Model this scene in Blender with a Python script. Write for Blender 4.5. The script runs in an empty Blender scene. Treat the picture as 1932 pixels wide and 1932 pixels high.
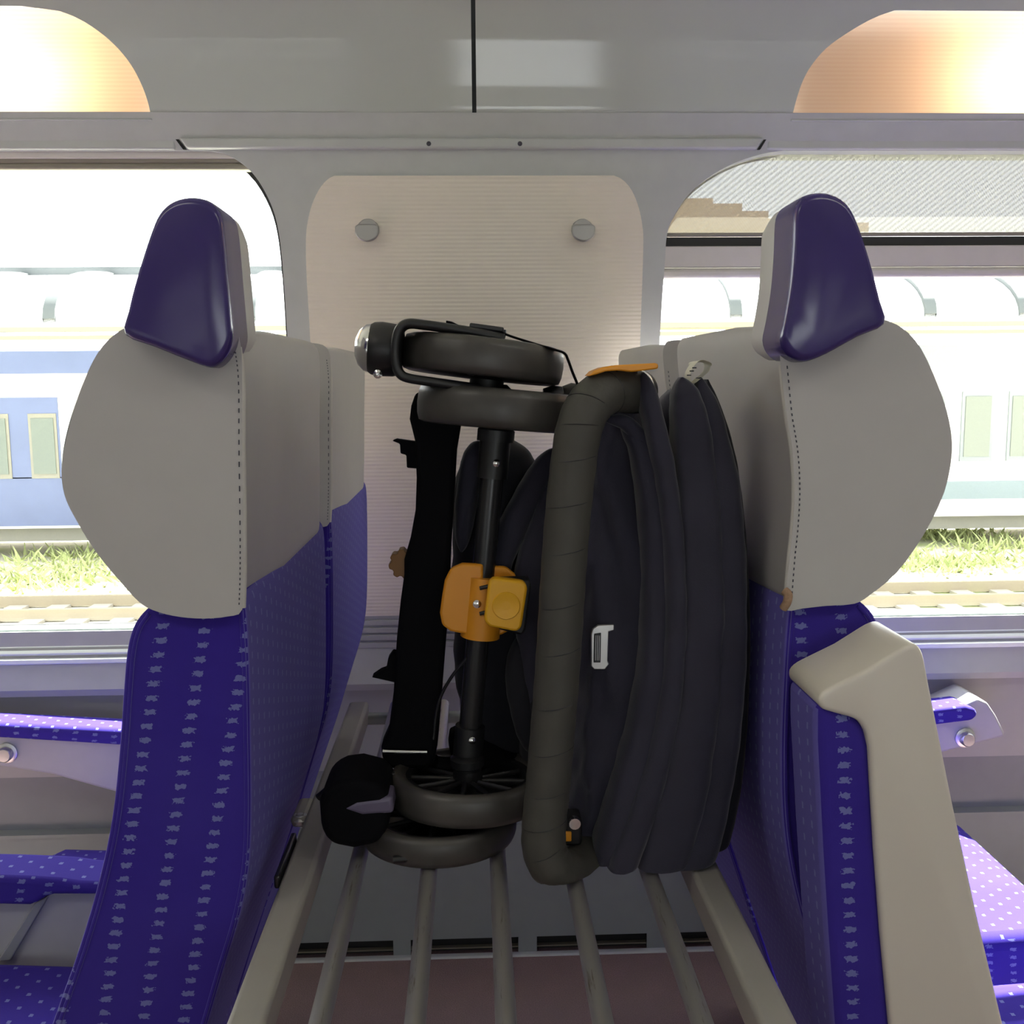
import bpy, bmesh, math, random
from mathutils import Vector, Matrix, Euler, noise
random.seed(7)
SC = bpy.context.scene
COL = SC.collection

# ------------------------------------------------------------------ camera
F = 1900.0
CAMH = 1.28
PITCH, YAW, ROLL = math.radians(7.5), math.radians(2.1), math.radians(-0.47)
CAM = Vector((0, 0, CAMH))
ROT = (Matrix.Rotation(-YAW, 3, 'Z') @ Matrix.Rotation(math.pi / 2 - PITCH, 3, 'X') @ Matrix.Rotation(ROLL, 3, 'Z'))
cd = bpy.data.cameras.new('camera')
cd.sensor_width = 36
cd.lens = 36 * F / 1932
cd.clip_start = 0.02
cd.clip_end = 400
cam = bpy.data.objects.new('camera', cd)
cam.matrix_world = Matrix.Translation(CAM) @ ROT.to_4x4()
COL.objects.link(cam)
SC.camera = cam
SC.view_settings.view_transform = 'Standard'
SC.view_settings.look = 'None'
SC.view_settings.exposure = 0.22
SC.view_settings.gamma = 1.0
SC.view_settings.use_curve_mapping = False

# ------------------------------------------------------------------ world and sun
W = bpy.data.worlds.new('world')
SC.world = W
W.use_nodes = True
bg = W.node_tree.nodes['Background']
bg.inputs[0].default_value = (0.95, 0.97, 1.0, 1)
bg.inputs[1].default_value = 4.0
sd = bpy.data.lights.new('sun', 'SUN')
sd.energy = 46
sd.angle = 0.01
sd.color = (1.0, 0.97, 0.91)
sun = bpy.data.objects.new('sun', sd)
SUN_TO = Vector((-0.42, -0.62, -0.95)).normalized()
sun.rotation_euler = SUN_TO.to_track_quat('-Z', 'Y').to_euler()
COL.objects.link(sun)

# ------------------------------------------------------------------ pixel to place helpers
def ray(px, py):
    return ROT @ Vector(((px - 966) / F, -(py - 966) / F, -1))
def P(px, py, Y):
    d = ray(px, py)
    return CAM + d * (Y / d.y)
def lerp(a, b, t):
    return a + (b - a) * t
WALL = [(-0.1, 2.14), (0.60, 2.14), (0.615, 2.105), (0.72, 2.12), (0.765, 2.128), (1.75, 1.985), (1.775, 1.965)]
COVE = [(1.775, 1.965), (1.82, 1.957), (1.86, 1.9475), (1.90, 1.936), (1.94, 1.921), (1.98, 1.900), (2.02, 1.870), (2.06, 1.825), (2.10, 1.76), (2.14, 1.66), (2.165, 1.53), (2.18, 1.30)]
def prof(tab, z):
    if z <= tab[0][0]:
        return tab[0][1]
    for (a, ya), (b, yb) in zip(tab, tab[1:]):
        if z <= b:
            return lerp(ya, yb, (z - a) / (b - a))
    return tab[-1][1]
def WY(z):
    return prof(WALL, z) if z < 1.775 else prof(COVE, z)
def PW(px, py):
    d = ray(px, py)
    y = 2.0
    for _ in range(40):
        p = CAM + d * (y / d.y)
        y = lerp(y, WY(p.z), 0.7)
    return CAM + d * (y / d.y)

# ------------------------------------------------------------------ materials
MATS = {}
def srgb(r, g, b):
    def f(c):
        c /= 255.0
        return c / 12.92 if c <= 0.04045 else ((c + 0.055) / 1.055) ** 2.4
    return (f(r), f(g), f(b), 1)
class NT:
    def __init__(s, name):
        s.m = bpy.data.materials.new(name)
        s.m.use_nodes = True
        s.t = s.m.node_tree
        s.b = s.t.nodes['Principled BSDF']
        s.out = s.t.nodes['Material Output']
        MATS[name] = s.m
    def n(s, typ, **kw):
        nd = s.t.nodes.new(typ)
        for k, v in kw.items():
            setattr(nd, k, v)
        return nd
    def link(s, a, b):
        s.t.links.new(a, b)
    def setin(s, sock, v):
        if hasattr(v, 'links') or hasattr(v, 'is_output'):
            s.link(v, sock)
        else:
            sock.default_value = v
    def math(s, op, a, b=0.0, c=None):
        nd = s.n('ShaderNodeMath', operation=op)
        s.setin(nd.inputs[0], a)
        s.setin(nd.inputs[1], b)
        if c is not None:
            s.setin(nd.inputs[2], c)
        return nd.outputs[0]
    def mix(s, f, a, b):
        nd = s.n('ShaderNodeMix', data_type='RGBA')
        s.setin(nd.inputs[0], f)
        s.setin(nd.inputs[6], a)
        s.setin(nd.inputs[7], b)
        return nd.outputs[2]
    def noise(s, scale, detail=3, vec=None, rough=0.5):
        nd = s.n('ShaderNodeTexNoise')
        nd.inputs['Scale'].default_value = scale
        nd.inputs['Detail'].default_value = detail
        nd.inputs['Roughness'].default_value = rough
        if vec is not None:
            s.link(vec, nd.inputs['Vector'])
        else:
            s.link(s.obj(), nd.inputs['Vector'])
        return nd.outputs['Fac']
    def obj(s):
        if not hasattr(s, '_tc'):
            s._tc = s.n('ShaderNodeTexCoord')
        return s._tc.outputs['Object']
    def bump(s, h, strength=0.3, dist=0.002):
        nd = s.n('ShaderNodeBump')
        nd.inputs['Strength'].default_value = strength
        nd.inputs['Distance'].default_value = dist
        s.link(h, nd.inputs['Height'])
        s.link(nd.outputs[0], s.b.inputs['Normal'])
def M(name, col, rough=0.5, metal=0.0, var=0.06, nscale=30, bump=0.0, bscale=200, sheen=0.0, coat=0.0, spec=None):
    """plain procedural material: colour with a little noise variation and fine relief"""
    k = NT(name)
    f = k.noise(nscale, 4)
    dark = tuple(c * (1 - var) for c in col[:3]) + (1,)
    lite = tuple(min(1, c * (1 + var)) for c in col[:3]) + (1,)
    k.link(k.mix(f, dark, lite), k.b.inputs['Base Color'])
    k.b.inputs['Roughness'].default_value = rough
    k.b.inputs['Metallic'].default_value = metal
    if spec is not None:
        k.b.inputs['Specular IOR Level'].default_value = spec
    if sheen:
        k.b.inputs['Sheen Weight'].default_value = sheen
        k.b.inputs['Sheen Roughness'].default_value = 0.4
    if coat:
        k.b.inputs['Coat Weight'].default_value = coat
        k.b.inputs['Coat Roughness'].default_value = 0.05
    if bump:
        k.bump(k.noise(bscale, 4), bump, 0.001)
    return k.m

M('grey_wall', (0.50, 0.51, 0.505, 1), 0.42, bump=0.03)
M('gloss_grey', (0.49, 0.51, 0.49, 1), 0.09, var=0.03, nscale=6)
M('trim_grey', (0.50, 0.51, 0.51, 1), 0.35)
M('lower_wall', (0.24, 0.25, 0.275, 1), 0.6, bump=0.15, bscale=120)
M('dark_lower', (0.28, 0.305, 0.31, 1), 0.6, bump=0.05)
M('black_gap', (0.012, 0.012, 0.012, 1), 0.8)
M('cream_ribbed', (0.80, 0.73, 0.64, 1), 0.5, var=0.03)
M('aluminium', (0.62, 0.62, 0.62, 1), 0.32, 0.9, var=0.1)
M('white_sill', (0.78, 0.83, 0.80, 1), 0.4)
M('rail_beige', (0.29, 0.275, 0.25, 1), 0.45, var=0.05)
M('leather', (0.42, 0.405, 0.395, 1), 0.48, var=0.03, bump=0.05, bscale=500)
M('piping_grey', (0.52, 0.50, 0.47, 1), 0.55)
M('stitch', (0.05, 0.05, 0.07, 1), 0.7)
M('grip_purple', (0.038, 0.024, 0.135, 1), 0.2, var=0.08)
M('armrest_shell', (0.60, 0.555, 0.49, 1), 0.3, var=0.03, nscale=8)
M('shell_grey', (0.37, 0.37, 0.39, 1), 0.45)
M('rubber', (0.048, 0.044, 0.039, 1), 0.40, var=0.65, nscale=22, bump=0.15, bscale=90)
M('black_plastic', (0.008, 0.008, 0.009, 1), 0.42, bump=0.05)
M('black_strap', (0.003, 0.003, 0.004, 1), 0.85, bump=0.1, bscale=600, spec=0.1)
M('black_metal', (0.024, 0.024, 0.025, 1), 0.26, 0.3)
M('hook_metal', (0.40, 0.39, 0.38, 1), 0.36, 0.8, var=0.05)
M('torn_foam', (0.30, 0.19, 0.12, 1), 0.9, var=0.4, nscale=300)
M('chrome', (0.75, 0.75, 0.75, 1), 0.15, 1.0)
M('yellow_orange', (0.70, 0.28, 0.012, 1), 0.38, var=0.05)
M('yellow', (0.78, 0.40, 0.010, 1), 0.42, var=0.05)
M('dull_orange', (0.17, 0.075, 0.012, 1), 0.5)
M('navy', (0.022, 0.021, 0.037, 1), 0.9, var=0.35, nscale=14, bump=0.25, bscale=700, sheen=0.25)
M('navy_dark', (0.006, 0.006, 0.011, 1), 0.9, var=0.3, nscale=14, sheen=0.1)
M('label_white', (0.62, 0.60, 0.50, 1), 0.8)
M('ink', (0.05, 0.05, 0.05, 1), 0.8)
M('blind_bar', (0.62, 0.58, 0.56, 1), 0.4)
M('blind_roller', (0.26, 0.235, 0.19, 1), 0.35)
M('rubber_seal', (0.02, 0.02, 0.02, 1), 0.6)
M('train_white', (0.72, 0.74, 0.75, 1), 0.4)
M('train_blue', (0.10, 0.125, 0.24, 1), 0.4, var=0.15, nscale=1.5)
M('train_pale', (0.21, 0.23, 0.25, 1), 0.5)
M('train_dark', (0.22, 0.21, 0.18, 1), 0.7)
M('train_glass', (0.13, 0.15, 0.13, 1), 0.1)
M('canopy_white', (0.85, 0.86, 0.86, 1), 0.5)
M('canopy_dark', (0.08, 0.09, 0.09, 1), 0.6)
M('gutter', (0.20, 0.18, 0.13, 1), 0.6)
M('rusty_rail', (0.30, 0.25, 0.17, 1), 0.6)
M('sleeper', (0.35, 0.32, 0.27, 1), 0.9)
M('weed_green', (0.42, 0.47, 0.20, 1), 0.8, var=0.3, nscale=3)
M('stone_building', (0.30, 0.19, 0.10, 1), 0.8)
M('signal_mast', (0.5, 0.5, 0.5, 1), 0.6)

def carpet():
    k = NT('carpet')
    a = k.noise(380, 3)
    b = k.noise(14, 4)
    c1 = k.mix(a, (0.10, 0.055, 0.058, 1), (0.52, 0.34, 0.34, 1))
    k.link(k.mix(b, c1, (0.24, 0.17, 0.16, 1)), k.b.inputs['Base Color'])
    k.b.inputs['Roughness'].default_value = 1
    k.bump(a, 0.6, 0.003)
carpet()
def ballast():
    k = NT('ballast')
    a = k.noise(6, 6, rough=0.7)
    b = k.noise(0.5, 3)
    c1 = k.mix(a, (0.42, 0.39, 0.30, 1), (0.80, 0.77, 0.68, 1))
    r = k.n('ShaderNodeValToRGB')
    r.color_ramp.elements[0].position = 0.52
    r.color_ramp.elements[1].position = 0.62
    k.link(b, r.inputs[0])
    k.link(k.mix(r.outputs[0], c1, (0.48, 0.54, 0.26, 1)), k.b.inputs['Base Color'])
    k.b.inputs['Roughness'].default_value = 1
ballast()
def glass():
    k = NT('window_glass')
    tr = k.n('ShaderNodeBsdfTransparent')
    tr.inputs[0].default_value = (0.93, 0.97, 0.95, 1)
    gl = k.n('ShaderNodeBsdfGlossy')
    gl.inputs['Roughness'].default_value = 0.02
    mx = k.n('ShaderNodeMixShader')
    fr = k.n('ShaderNodeFresnel')
    fr.inputs[0].default_value = 1.3
    k.link(fr.outputs[0], mx.inputs[0])
    k.link(tr.outputs[0], mx.inputs[1])
    k.link(gl.outputs[0], mx.inputs[2])
    k.link(mx.outputs[0], k.out.inputs[0])
glass()
def blind_mesh():
    k = NT('blind_mesh')
    mp = k.n('ShaderNodeMapping')
    mp.inputs['Rotation'].default_value = (0, math.radians(38), 0)
    k.link(k.obj(), mp.inputs[0])
    sx = k.n('ShaderNodeSeparateXYZ')
    k.link(mp.outputs[0], sx.inputs[0])
    w1 = k.math('SINE', k.math('MULTIPLY', sx.outputs[0], 1500.0))
    w2 = k.math('SINE', k.math('MULTIPLY', sx.outputs[2], 700.0))
    w = k.math('ADD', k.math('MULTIPLY', k.math('ADD', w1, w2), 0.25), 0.5)
    tr = k.n('ShaderNodeBsdfTransparent')
    tl = k.n('ShaderNodeBsdfTranslucent')
    tl.inputs[0].default_value = (0.055, 0.053, 0.044, 1)
    df = k.n('ShaderNodeBsdfDiffuse')
    df.inputs[0].default_value = (0.6, 0.58, 0.52, 1)
    m1 = k.n('ShaderNodeMixShader')
    m1.inputs[0].default_value = 0.45
    k.link(tl.outputs[0], m1.inputs[1])
    k.link(df.outputs[0], m1.inputs[2])
    m2 = k.n('ShaderNodeMixShader')
    k.link(k.math('ADD', k.math('MULTIPLY', w, 0.12), 0.83), m2.inputs[0])
    k.link(tr.outputs[0], m2.inputs[1])
    k.link(m1.outputs[0], m2.inputs[2])
    k.link(m2.outputs[0], k.out.inputs[0])
blind_mesh()
def lamp_diffuser():
    k = NT('lamp_diffuser')
    sx = k.n('ShaderNodeSeparateXYZ')
    k.link(k.obj(), sx.inputs[0])
    w = k.math('ADD', k.math('MULTIPLY', k.math('SINE', k.math('MULTIPLY', sx.outputs[2], 900.0)), 0.5), 0.5)
    tl = k.n('ShaderNodeBsdfTranslucent')
    k.link(k.mix(w, (0.92, 0.72, 0.56, 1), (0.97, 0.80, 0.64, 1)), tl.inputs[0])
    df = k.n('ShaderNodeBsdfDiffuse')
    df.inputs[0].default_value = (0.75, 0.62, 0.52, 1)
    m1 = k.n('ShaderNodeMixShader')
    m1.inputs[0].default_value = 0.35
    k.link(tl.outputs[0], m1.inputs[1])
    k.link(df.outputs[0], m1.inputs[2])
    k.link(m1.outputs[0], k.out.inputs[0])
lamp_diffuser()
M('reflector', (0.85, 0.80, 0.74, 1), 0.6)
def ceiling_lamp_mat():
    k = NT('tube_light')
    k.b.inputs['Base Color'].default_value = (0.8, 0.8, 0.8, 1)
    k.b.inputs['Emission Color'].default_value = (1.0, 0.955, 0.89, 1)
    k.b.inputs['Emission Strength'].default_value = 7.8
    k.link(k.math('ADD', k.math('MULTIPLY', k.noise(20), 0.1), 0.4), k.b.inputs['Roughness'])
ceiling_lamp_mat()

def fabric(name, shear, base=(0.030, 0.014, 0.235), pale_sheen=(0.115, 0.10, 0.36)):
    """indigo velour: columns of pale woven flecks on the sides, fine ticks on the backs, dots on the cushions"""
    k = NT(name)
    sp = k.n('ShaderNodeSeparateXYZ')
    k.link(k.obj(), sp.inputs[0])
    X, Y, Z = sp.outputs
    ge = k.n('ShaderNodeNewGeometry')
    sn = k.n('ShaderNodeSeparateXYZ')
    k.link(ge.outputs['True Normal'], sn.inputs[0])
    NX = k.math('ABSOLUTE', sn.outputs[0])
    NY = k.math('ABSOLUTE', sn.outputs[1])
    NZ = k.math('ABSOLUTE', sn.outputs[2])
    nz = k.noise(420, 2)
    nz2 = k.noise(310, 2)
    def flecks(u, v, su, sv, wu, wv, stagger, jit):
        uu = k.math('DIVIDE', u, su)
        col = k.math('FLOOR', uu)
        fu = k.math('ABSOLUTE', k.math('SUBTRACT', k.math('SUBTRACT', uu, col), 0.5))
        vv = k.math('ADD', k.math('DIVIDE', v, sv), k.math('MULTIPLY', col, stagger))
        fv = k.math('ABSOLUTE', k.math('SUBTRACT', k.math('FRACT', vv), 0.5))
        fu = k.math('ADD', fu, k.math('MULTIPLY', k.math('SUBTRACT', nz, 0.5), jit * wu))
        fv = k.math('ADD', fv, k.math('MULTIPLY', k.math('SUBTRACT', nz2, 0.5), jit * wv))
        a = k.math('LESS_THAN', fu, wu / 2)
        b = k.math('LESS_THAN', fv, wv / 2)
        return k.math('MULTIPLY', a, b)
    us = k.math('SUBTRACT', X, k.math('MULTIPLY', Z, shear))
    side = flecks(us, Z, 0.039, 0.0135, 0.25, 0.38, 0.37, 1.1)
    back = flecks(Y, Z, 0.024, 0.0150, 0.16, 0.42, 0.5, 0.5)
    top = flecks(X, Y, 0.022, 0.030, 0.24, 0.20, 0.5, 0.5)
    m = k.math('ADD', k.math('MULTIPLY', side, k.math('GREATER_THAN', NY, 0.75)),
               k.math('ADD', k.math('MULTIPLY', k.math('MULTIPLY', back, 0.9), k.math('GREATER_THAN', NX, 0.72)),
                      k.math('MULTIPLY', top, k.math('GREATER_THAN', NZ, 0.72))))
    big = k.noise(7, 3)
    c0 = k.mix(big, base + (1,), tuple(lerp(a, b, 0.2) for a, b in zip(base, pale_sheen)) + (1,))
    c1 = k.mix(k.math('GREATER_THAN', NX, 0.72), c0, pale_sheen + (1,))  # backs coloured paler: velour sheen and light put into the base colour
    k.link(k.mix(k.math('MULTIPLY', m, 0.5), c1, (0.26, 0.30, 0.56, 1)), k.b.inputs['Base Color'])
    k.b.inputs['Roughness'].default_value = 0.9
    k.b.inputs['Sheen Weight'].default_value = 0.07
    k.b.inputs['Specular IOR Level'].default_value = 0.15
    k.b.inputs['Sheen Roughness'].default_value = 0.35
    k.b.inputs['Sheen Tint'].default_value = (0.45, 0.45, 1.0, 1)
    k.bump(k.noise(1400, 2), 0.3, 0.001)
fabric('fabric_left', 0.20)
fabric('fabric_right', -0.07)

# ------------------------------------------------------------------ mesh helpers
def link(ob, parent=None):
    COL.objects.link(ob)
    if parent is not None:
        ob.parent = parent
    return ob
def tag(o, label=None, cat=None, group=None, kind=None):
    if label: o['label'] = label
    if cat: o['category'] = cat
    if group: o['group'] = group
    if kind: o['kind'] = kind
    return o
def empty(name, loc=(0, 0, 0)):
    o = bpy.data.objects.new(name, None)
    o.location = loc
    o.empty_display_size = 0.05
    return link(o)
def mesh(name, verts, faces, mat, parent=None, smooth=True, org=None, angle=40):
    me = bpy.data.meshes.new(name)
    off = Vector((0, 0, 0))
    if parent is not None:
        off = parent_origin(parent)
    o0 = off if org is None else Vector(org)
    me.from_pydata([tuple(Vector(v) - o0) for v in verts], [], faces)
    bm = bmesh.new()
    bm.from_mesh(me)
    bmesh.ops.remove_doubles(bm, verts=bm.verts, dist=1e-6)
    bmesh.ops.recalc_face_normals(bm, faces=bm.faces)
    bm.to_mesh(me)
    bm.free()
    if smooth:
        me.shade_smooth()
        try:
            me.set_sharp_from_angle(angle=math.radians(angle))
        except Exception:
            pass
    me.materials.append(MATS[mat])
    ob = bpy.data.objects.new(name, me)
    link(ob, parent)
    if org is not None:
        ob.location = o0 - off
    return ob
def parent_origin(p):
    v = Vector((0, 0, 0))
    while p is not None:
        v += p.location
        p = p.parent
    return v
def bevelled(ob, w, seg=3, ang=35):
    md = ob.modifiers.new('soft_edge', 'BEVEL')
    md.width = w
    md.segments = seg
    md.limit_method = 'ANGLE'
    md.angle_limit = math.radians(ang)
    md.harden_normals = False
    return ob
def cr(pts, n=6, closed=False):
    """Catmull-Rom resampling of tuples / vectors"""
    pts = [Vector(p) for p in pts]
    out = []
    N = len(pts)
    rng = range(N if closed else N - 1)
    for i in rng:
        p1, p2 = pts[i], pts[(i + 1) % N]
        p0 = pts[i - 1] if (closed or i > 0) else p1 * 2 - p2
        p3 = pts[(i + 2) % N] if (closed or i + 2 < N) else p2 * 2 - p1
        for j in range(n):
            t = j / n
            out.append(0.5 * ((2 * p1) + (p2 - p0) * t + (2 * p0 - 5 * p1 + 4 * p2 - p3) * t * t + (3 * p1 - p0 - 3 * p2 + p3) * t ** 3))
    if not closed:
        out.append(pts[-1])
    return out
def slab(name, xz, y0, y1, mat, parent=None, bevel=0.006, seg=3, ang=50, org=None):
    """closed outline in x,z made solid from depth y0 to y1"""
    n = len(xz)
    v = [(p[0], y0, p[1]) for p in xz] + [(p[0], y1, p[1]) for p in xz]
    f = [list(range(n)), list(range(2 * n - 1, n - 1, -1))] + [[i, i + n, (i + 1) % n + n, (i + 1) % n] for i in range(n)]
    ob = mesh(name, v, f, mat, parent, org=org)
    if bevel:
        bevelled(ob, bevel, seg, ang)
    return ob
def round_poly(pts, r, n=5, turn=20):
    """outline with its sharper corners rounded"""
    out = []
    N = len(pts)
    for i in range(N):
        p0, p, p1 = Vector(pts[i - 1]), Vector(pts[i]), Vector(pts[(i + 1) % N])
        a, b = p0 - p, p1 - p
        if math.degrees(math.pi - a.angle(b)) < turn:
            out.append((p.x, p.y))
            continue
        qa = p + a.normalized() * min(r, a.length * 0.45)
        qb = p + b.normalized() * min(r, b.length * 0.45)
        for k in range(n + 1):
            t = k / n
            q = qa * (1 - t) ** 2 + p * 2 * t * (1 - t) + qb * t * t
            out.append((q.x, q.y))
    return out
def soft_slab(name, xz, y0, y1, r, mat, parent=None, steps=5):
    """outline made solid in depth with rounded rims, built ring by ring"""
    N = len(xz)
    P2 = [Vector(p) for p in xz]
    area = sum(P2[i - 1].x * P2[i].y - P2[i].x * P2[i - 1].y for i in range(N))
    sg = 1 if area > 0 else -1
    nrm = []
    for i in range(N):
        t = (P2[(i + 1) % N] - P2[i - 1]).normalized()
        nrm.append(Vector((-t.y, t.x)) * sg)
    rings = []
    for k in range(steps + 1):
        q = math.pi / 2 * k / steps
        rings.append((y0 + r * (1 - math.sin(q)), r * (1 - math.cos(q))))
    rings.reverse()
    rings = [(y, d) for y, d in rings]
    rings.sort(key=lambda v: v[0])
    rings += [(y0 + y1 - y, d) for y, d in reversed(rings)]
    V, Fc = [], []
    for y, d in rings:
        V += [(P2[i].x + nrm[i].x * d, y, P2[i].y + nrm[i].y * d) for i in range(N)]
    m = len(rings)
    Fc.append(list(range(N)))
    Fc.append([(m - 1) * N + i for i in range(N - 1, -1, -1)])
    for a in range(m - 1):
        for i in range(N):
            Fc.append([a * N + i, a * N + (i + 1) % N, (a + 1) * N + (i + 1) % N, (a + 1) * N + i])
    return mesh(name, V, Fc, mat, parent, angle=50)
def pxo(pts, Y):
    """outline given where it is seen, taken to its own depth"""
    return [(P(a, b, Y).x, P(a, b, Y).z) for a, b in pts]
def box(name, c, s, mat, parent=None, bevel=0.0, rot=None, org=None, seg=2):
    c = Vector(c)
    vs = []
    for sx in (-1, 1):
        for sy in (-1, 1):
            for sz in (-1, 1):
                p = Vector((sx * s[0] / 2, sy * s[1] / 2, sz * s[2] / 2))
                if rot is not None:
                    p = rot @ p
                vs.append(c + p)
    fs = [[0, 1, 3, 2], [4, 6, 7, 5], [0, 4, 5, 1], [2, 3, 7, 6], [0, 2, 6, 4], [1, 5, 7, 3]]
    ob = mesh(name, vs, fs, mat, parent, org=org)
    if bevel:
        bevelled(ob, bevel, seg)
    return ob
def tube(name, path, r, mat, parent=None, seg=12, up=None, flat=None, org=None, closed=False, zmin=None, sq=1.0, disp=None):
    """swept round / oval section; r scalar or list; flat = list or scalar of the second radius (along 'up')"""
    path = [Vector(p) for p in path]
    n = len(path)
    R1 = r if isinstance(r, (list, tuple)) else [r] * n
    R2 = R1 if flat is None else (flat if isinstance(flat, (list, tuple)) else [flat] * n)
    vs, fs = [], []
    prev = None
    for i, p in enumerate(path):
        if closed:
            t = (path[(i + 1) % n] - path[i - 1]).normalized()
        else:
            t = (path[min(i + 1, n - 1)] - path[max(i - 1, 0)]).normalized()
        if up is not None:
            b = Vector(up)
            b = (b - t * b.dot(t)).normalized()
            a = b.cross(t).normalized()
        else:
            if prev is None:
                a = t.orthogonal().normalized()
            else:
                a = (prev - t * prev.dot(t)).normalized()
            prev = a
            b = t.cross(a).normalized()
        for k in range(seg):
            q = 2 * math.pi * k / seg
            cq, sq_ = math.cos(q), math.sin(q)
            cq = math.copysign(abs(cq) ** sq, cq)
            sq_ = math.copysign(abs(sq_) ** sq, sq_)
            vs.append(p + a * (cq * R1[i]) + b * (sq_ * R2[i]))
    for i in range(n if closed else n - 1):
        j = (i + 1) % n
        for k in range(seg):
            l = (k + 1) % seg
            fs.append([i * seg + k, i * seg + l, j * seg + l, j * seg + k])
    if not closed:
        fs.append(list(range(seg - 1, -1, -1)))
        fs.append([(n - 1) * seg + k for k in range(seg)])
    if disp is not None:
        vs = [disp(v) for v in vs]
    if zmin is not None:
        for v in vs:
            if v.z < zmin + 0.004:
                v.z = zmin + 0.004 * math.exp((v.z - zmin - 0.004) / 0.02)
    return mesh(name, vs, fs, mat, parent, org=org, angle=60)
def lathe(name, prof_, c, axis, mat, parent=None, seg=32, org=None, angle=40, closed=False):
    """profile of (radius, height) turned about an axis through c"""
    c = Vector(c)
    ax = Vector(axis).normalized()
    a = ax.orthogonal().normalized()
    b = ax.cross(a)
    vs, fs = [], []
    m = len(prof_)
    for i in range(seg):
        q = 2 * math.pi * i / seg
        d = a * math.cos(q) + b * math.sin(q)
        for r, h in prof_:
            vs.append(c + d * r + ax * h)
    for i in range(seg):
        j = (i + 1) % seg
        for k in range(m if closed else m - 1):
            l = (k + 1) % m
            fs.append([i * m + k, i * m + l, j * m + l, j * m + k])
    if not closed:
        if prof_[0][0] > 1e-6:
            fs.append([i * m for i in range(seg)])
        if prof_[-1][0] > 1e-6:
            fs.append([i * m + m - 1 for i in range(seg - 1, -1, -1)])
    return mesh(name, vs, fs, mat, parent, org=org, angle=angle)
def copy_tree(o, parent=None):
    c = o.copy()
    COL.objects.link(c)
    c.parent = parent
    for ch in [k for k in o.children]:
        copy_tree(ch, c)
    return c

# ================================================================== SETTING
XL, XR = -2.45, 2.45
YN = -1.75     # the wall on the other side of the coach
ZC = 2.18
ZS = PW(100, 1192).z      # window bottom
ZT = PW(700, 284).z       # window top
XSEAM = PW(894, 130).x

def rows_mesh(name, rows, mat, yf, parent=None, dy=0.0, angle=40):
    """rows = [(z, xa, xb)] ; surface following the wall profile"""
    vs, fs = [], []
    for z, a, b in rows:
        y = yf(z) + dy
        vs += [(a, y, z), (b, y, z)]
    for i in range(len(rows) - 1):
        fs.append([2 * i, 2 * i + 1, 2 * i + 3, 2 * i + 2])
    return vs, fs
def joined(parts):
    V, Fc = [], []
    for v, f in parts:
        o = len(V)
        V += v
        Fc += [[i + o for i in q] for q in f]
    return V, Fc
def edge_fn(pts):
    """x(z) of a curve that runs down the wall; pts are (px,py) top to bottom"""
    q = [(p.z, p.x) for p in cr([Vector((PW(a, b).x, 0, PW(a, b).z)) for a, b in pts], 5)] if False else None
    c = cr([Vector((PW(a, b).x, 0, PW(a, b).z)) for a, b in pts], 5)
    return c
def xat(c, z):
    if z >= c[0].z: return c[0].x
    for p, q in zip(c, c[1:]):
        if q.z <= z <= p.z and p.z > q.z:
            return lerp(p.x, q.x, (p.z - z) / (p.z - q.z))
    return c[-1].x

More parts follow.
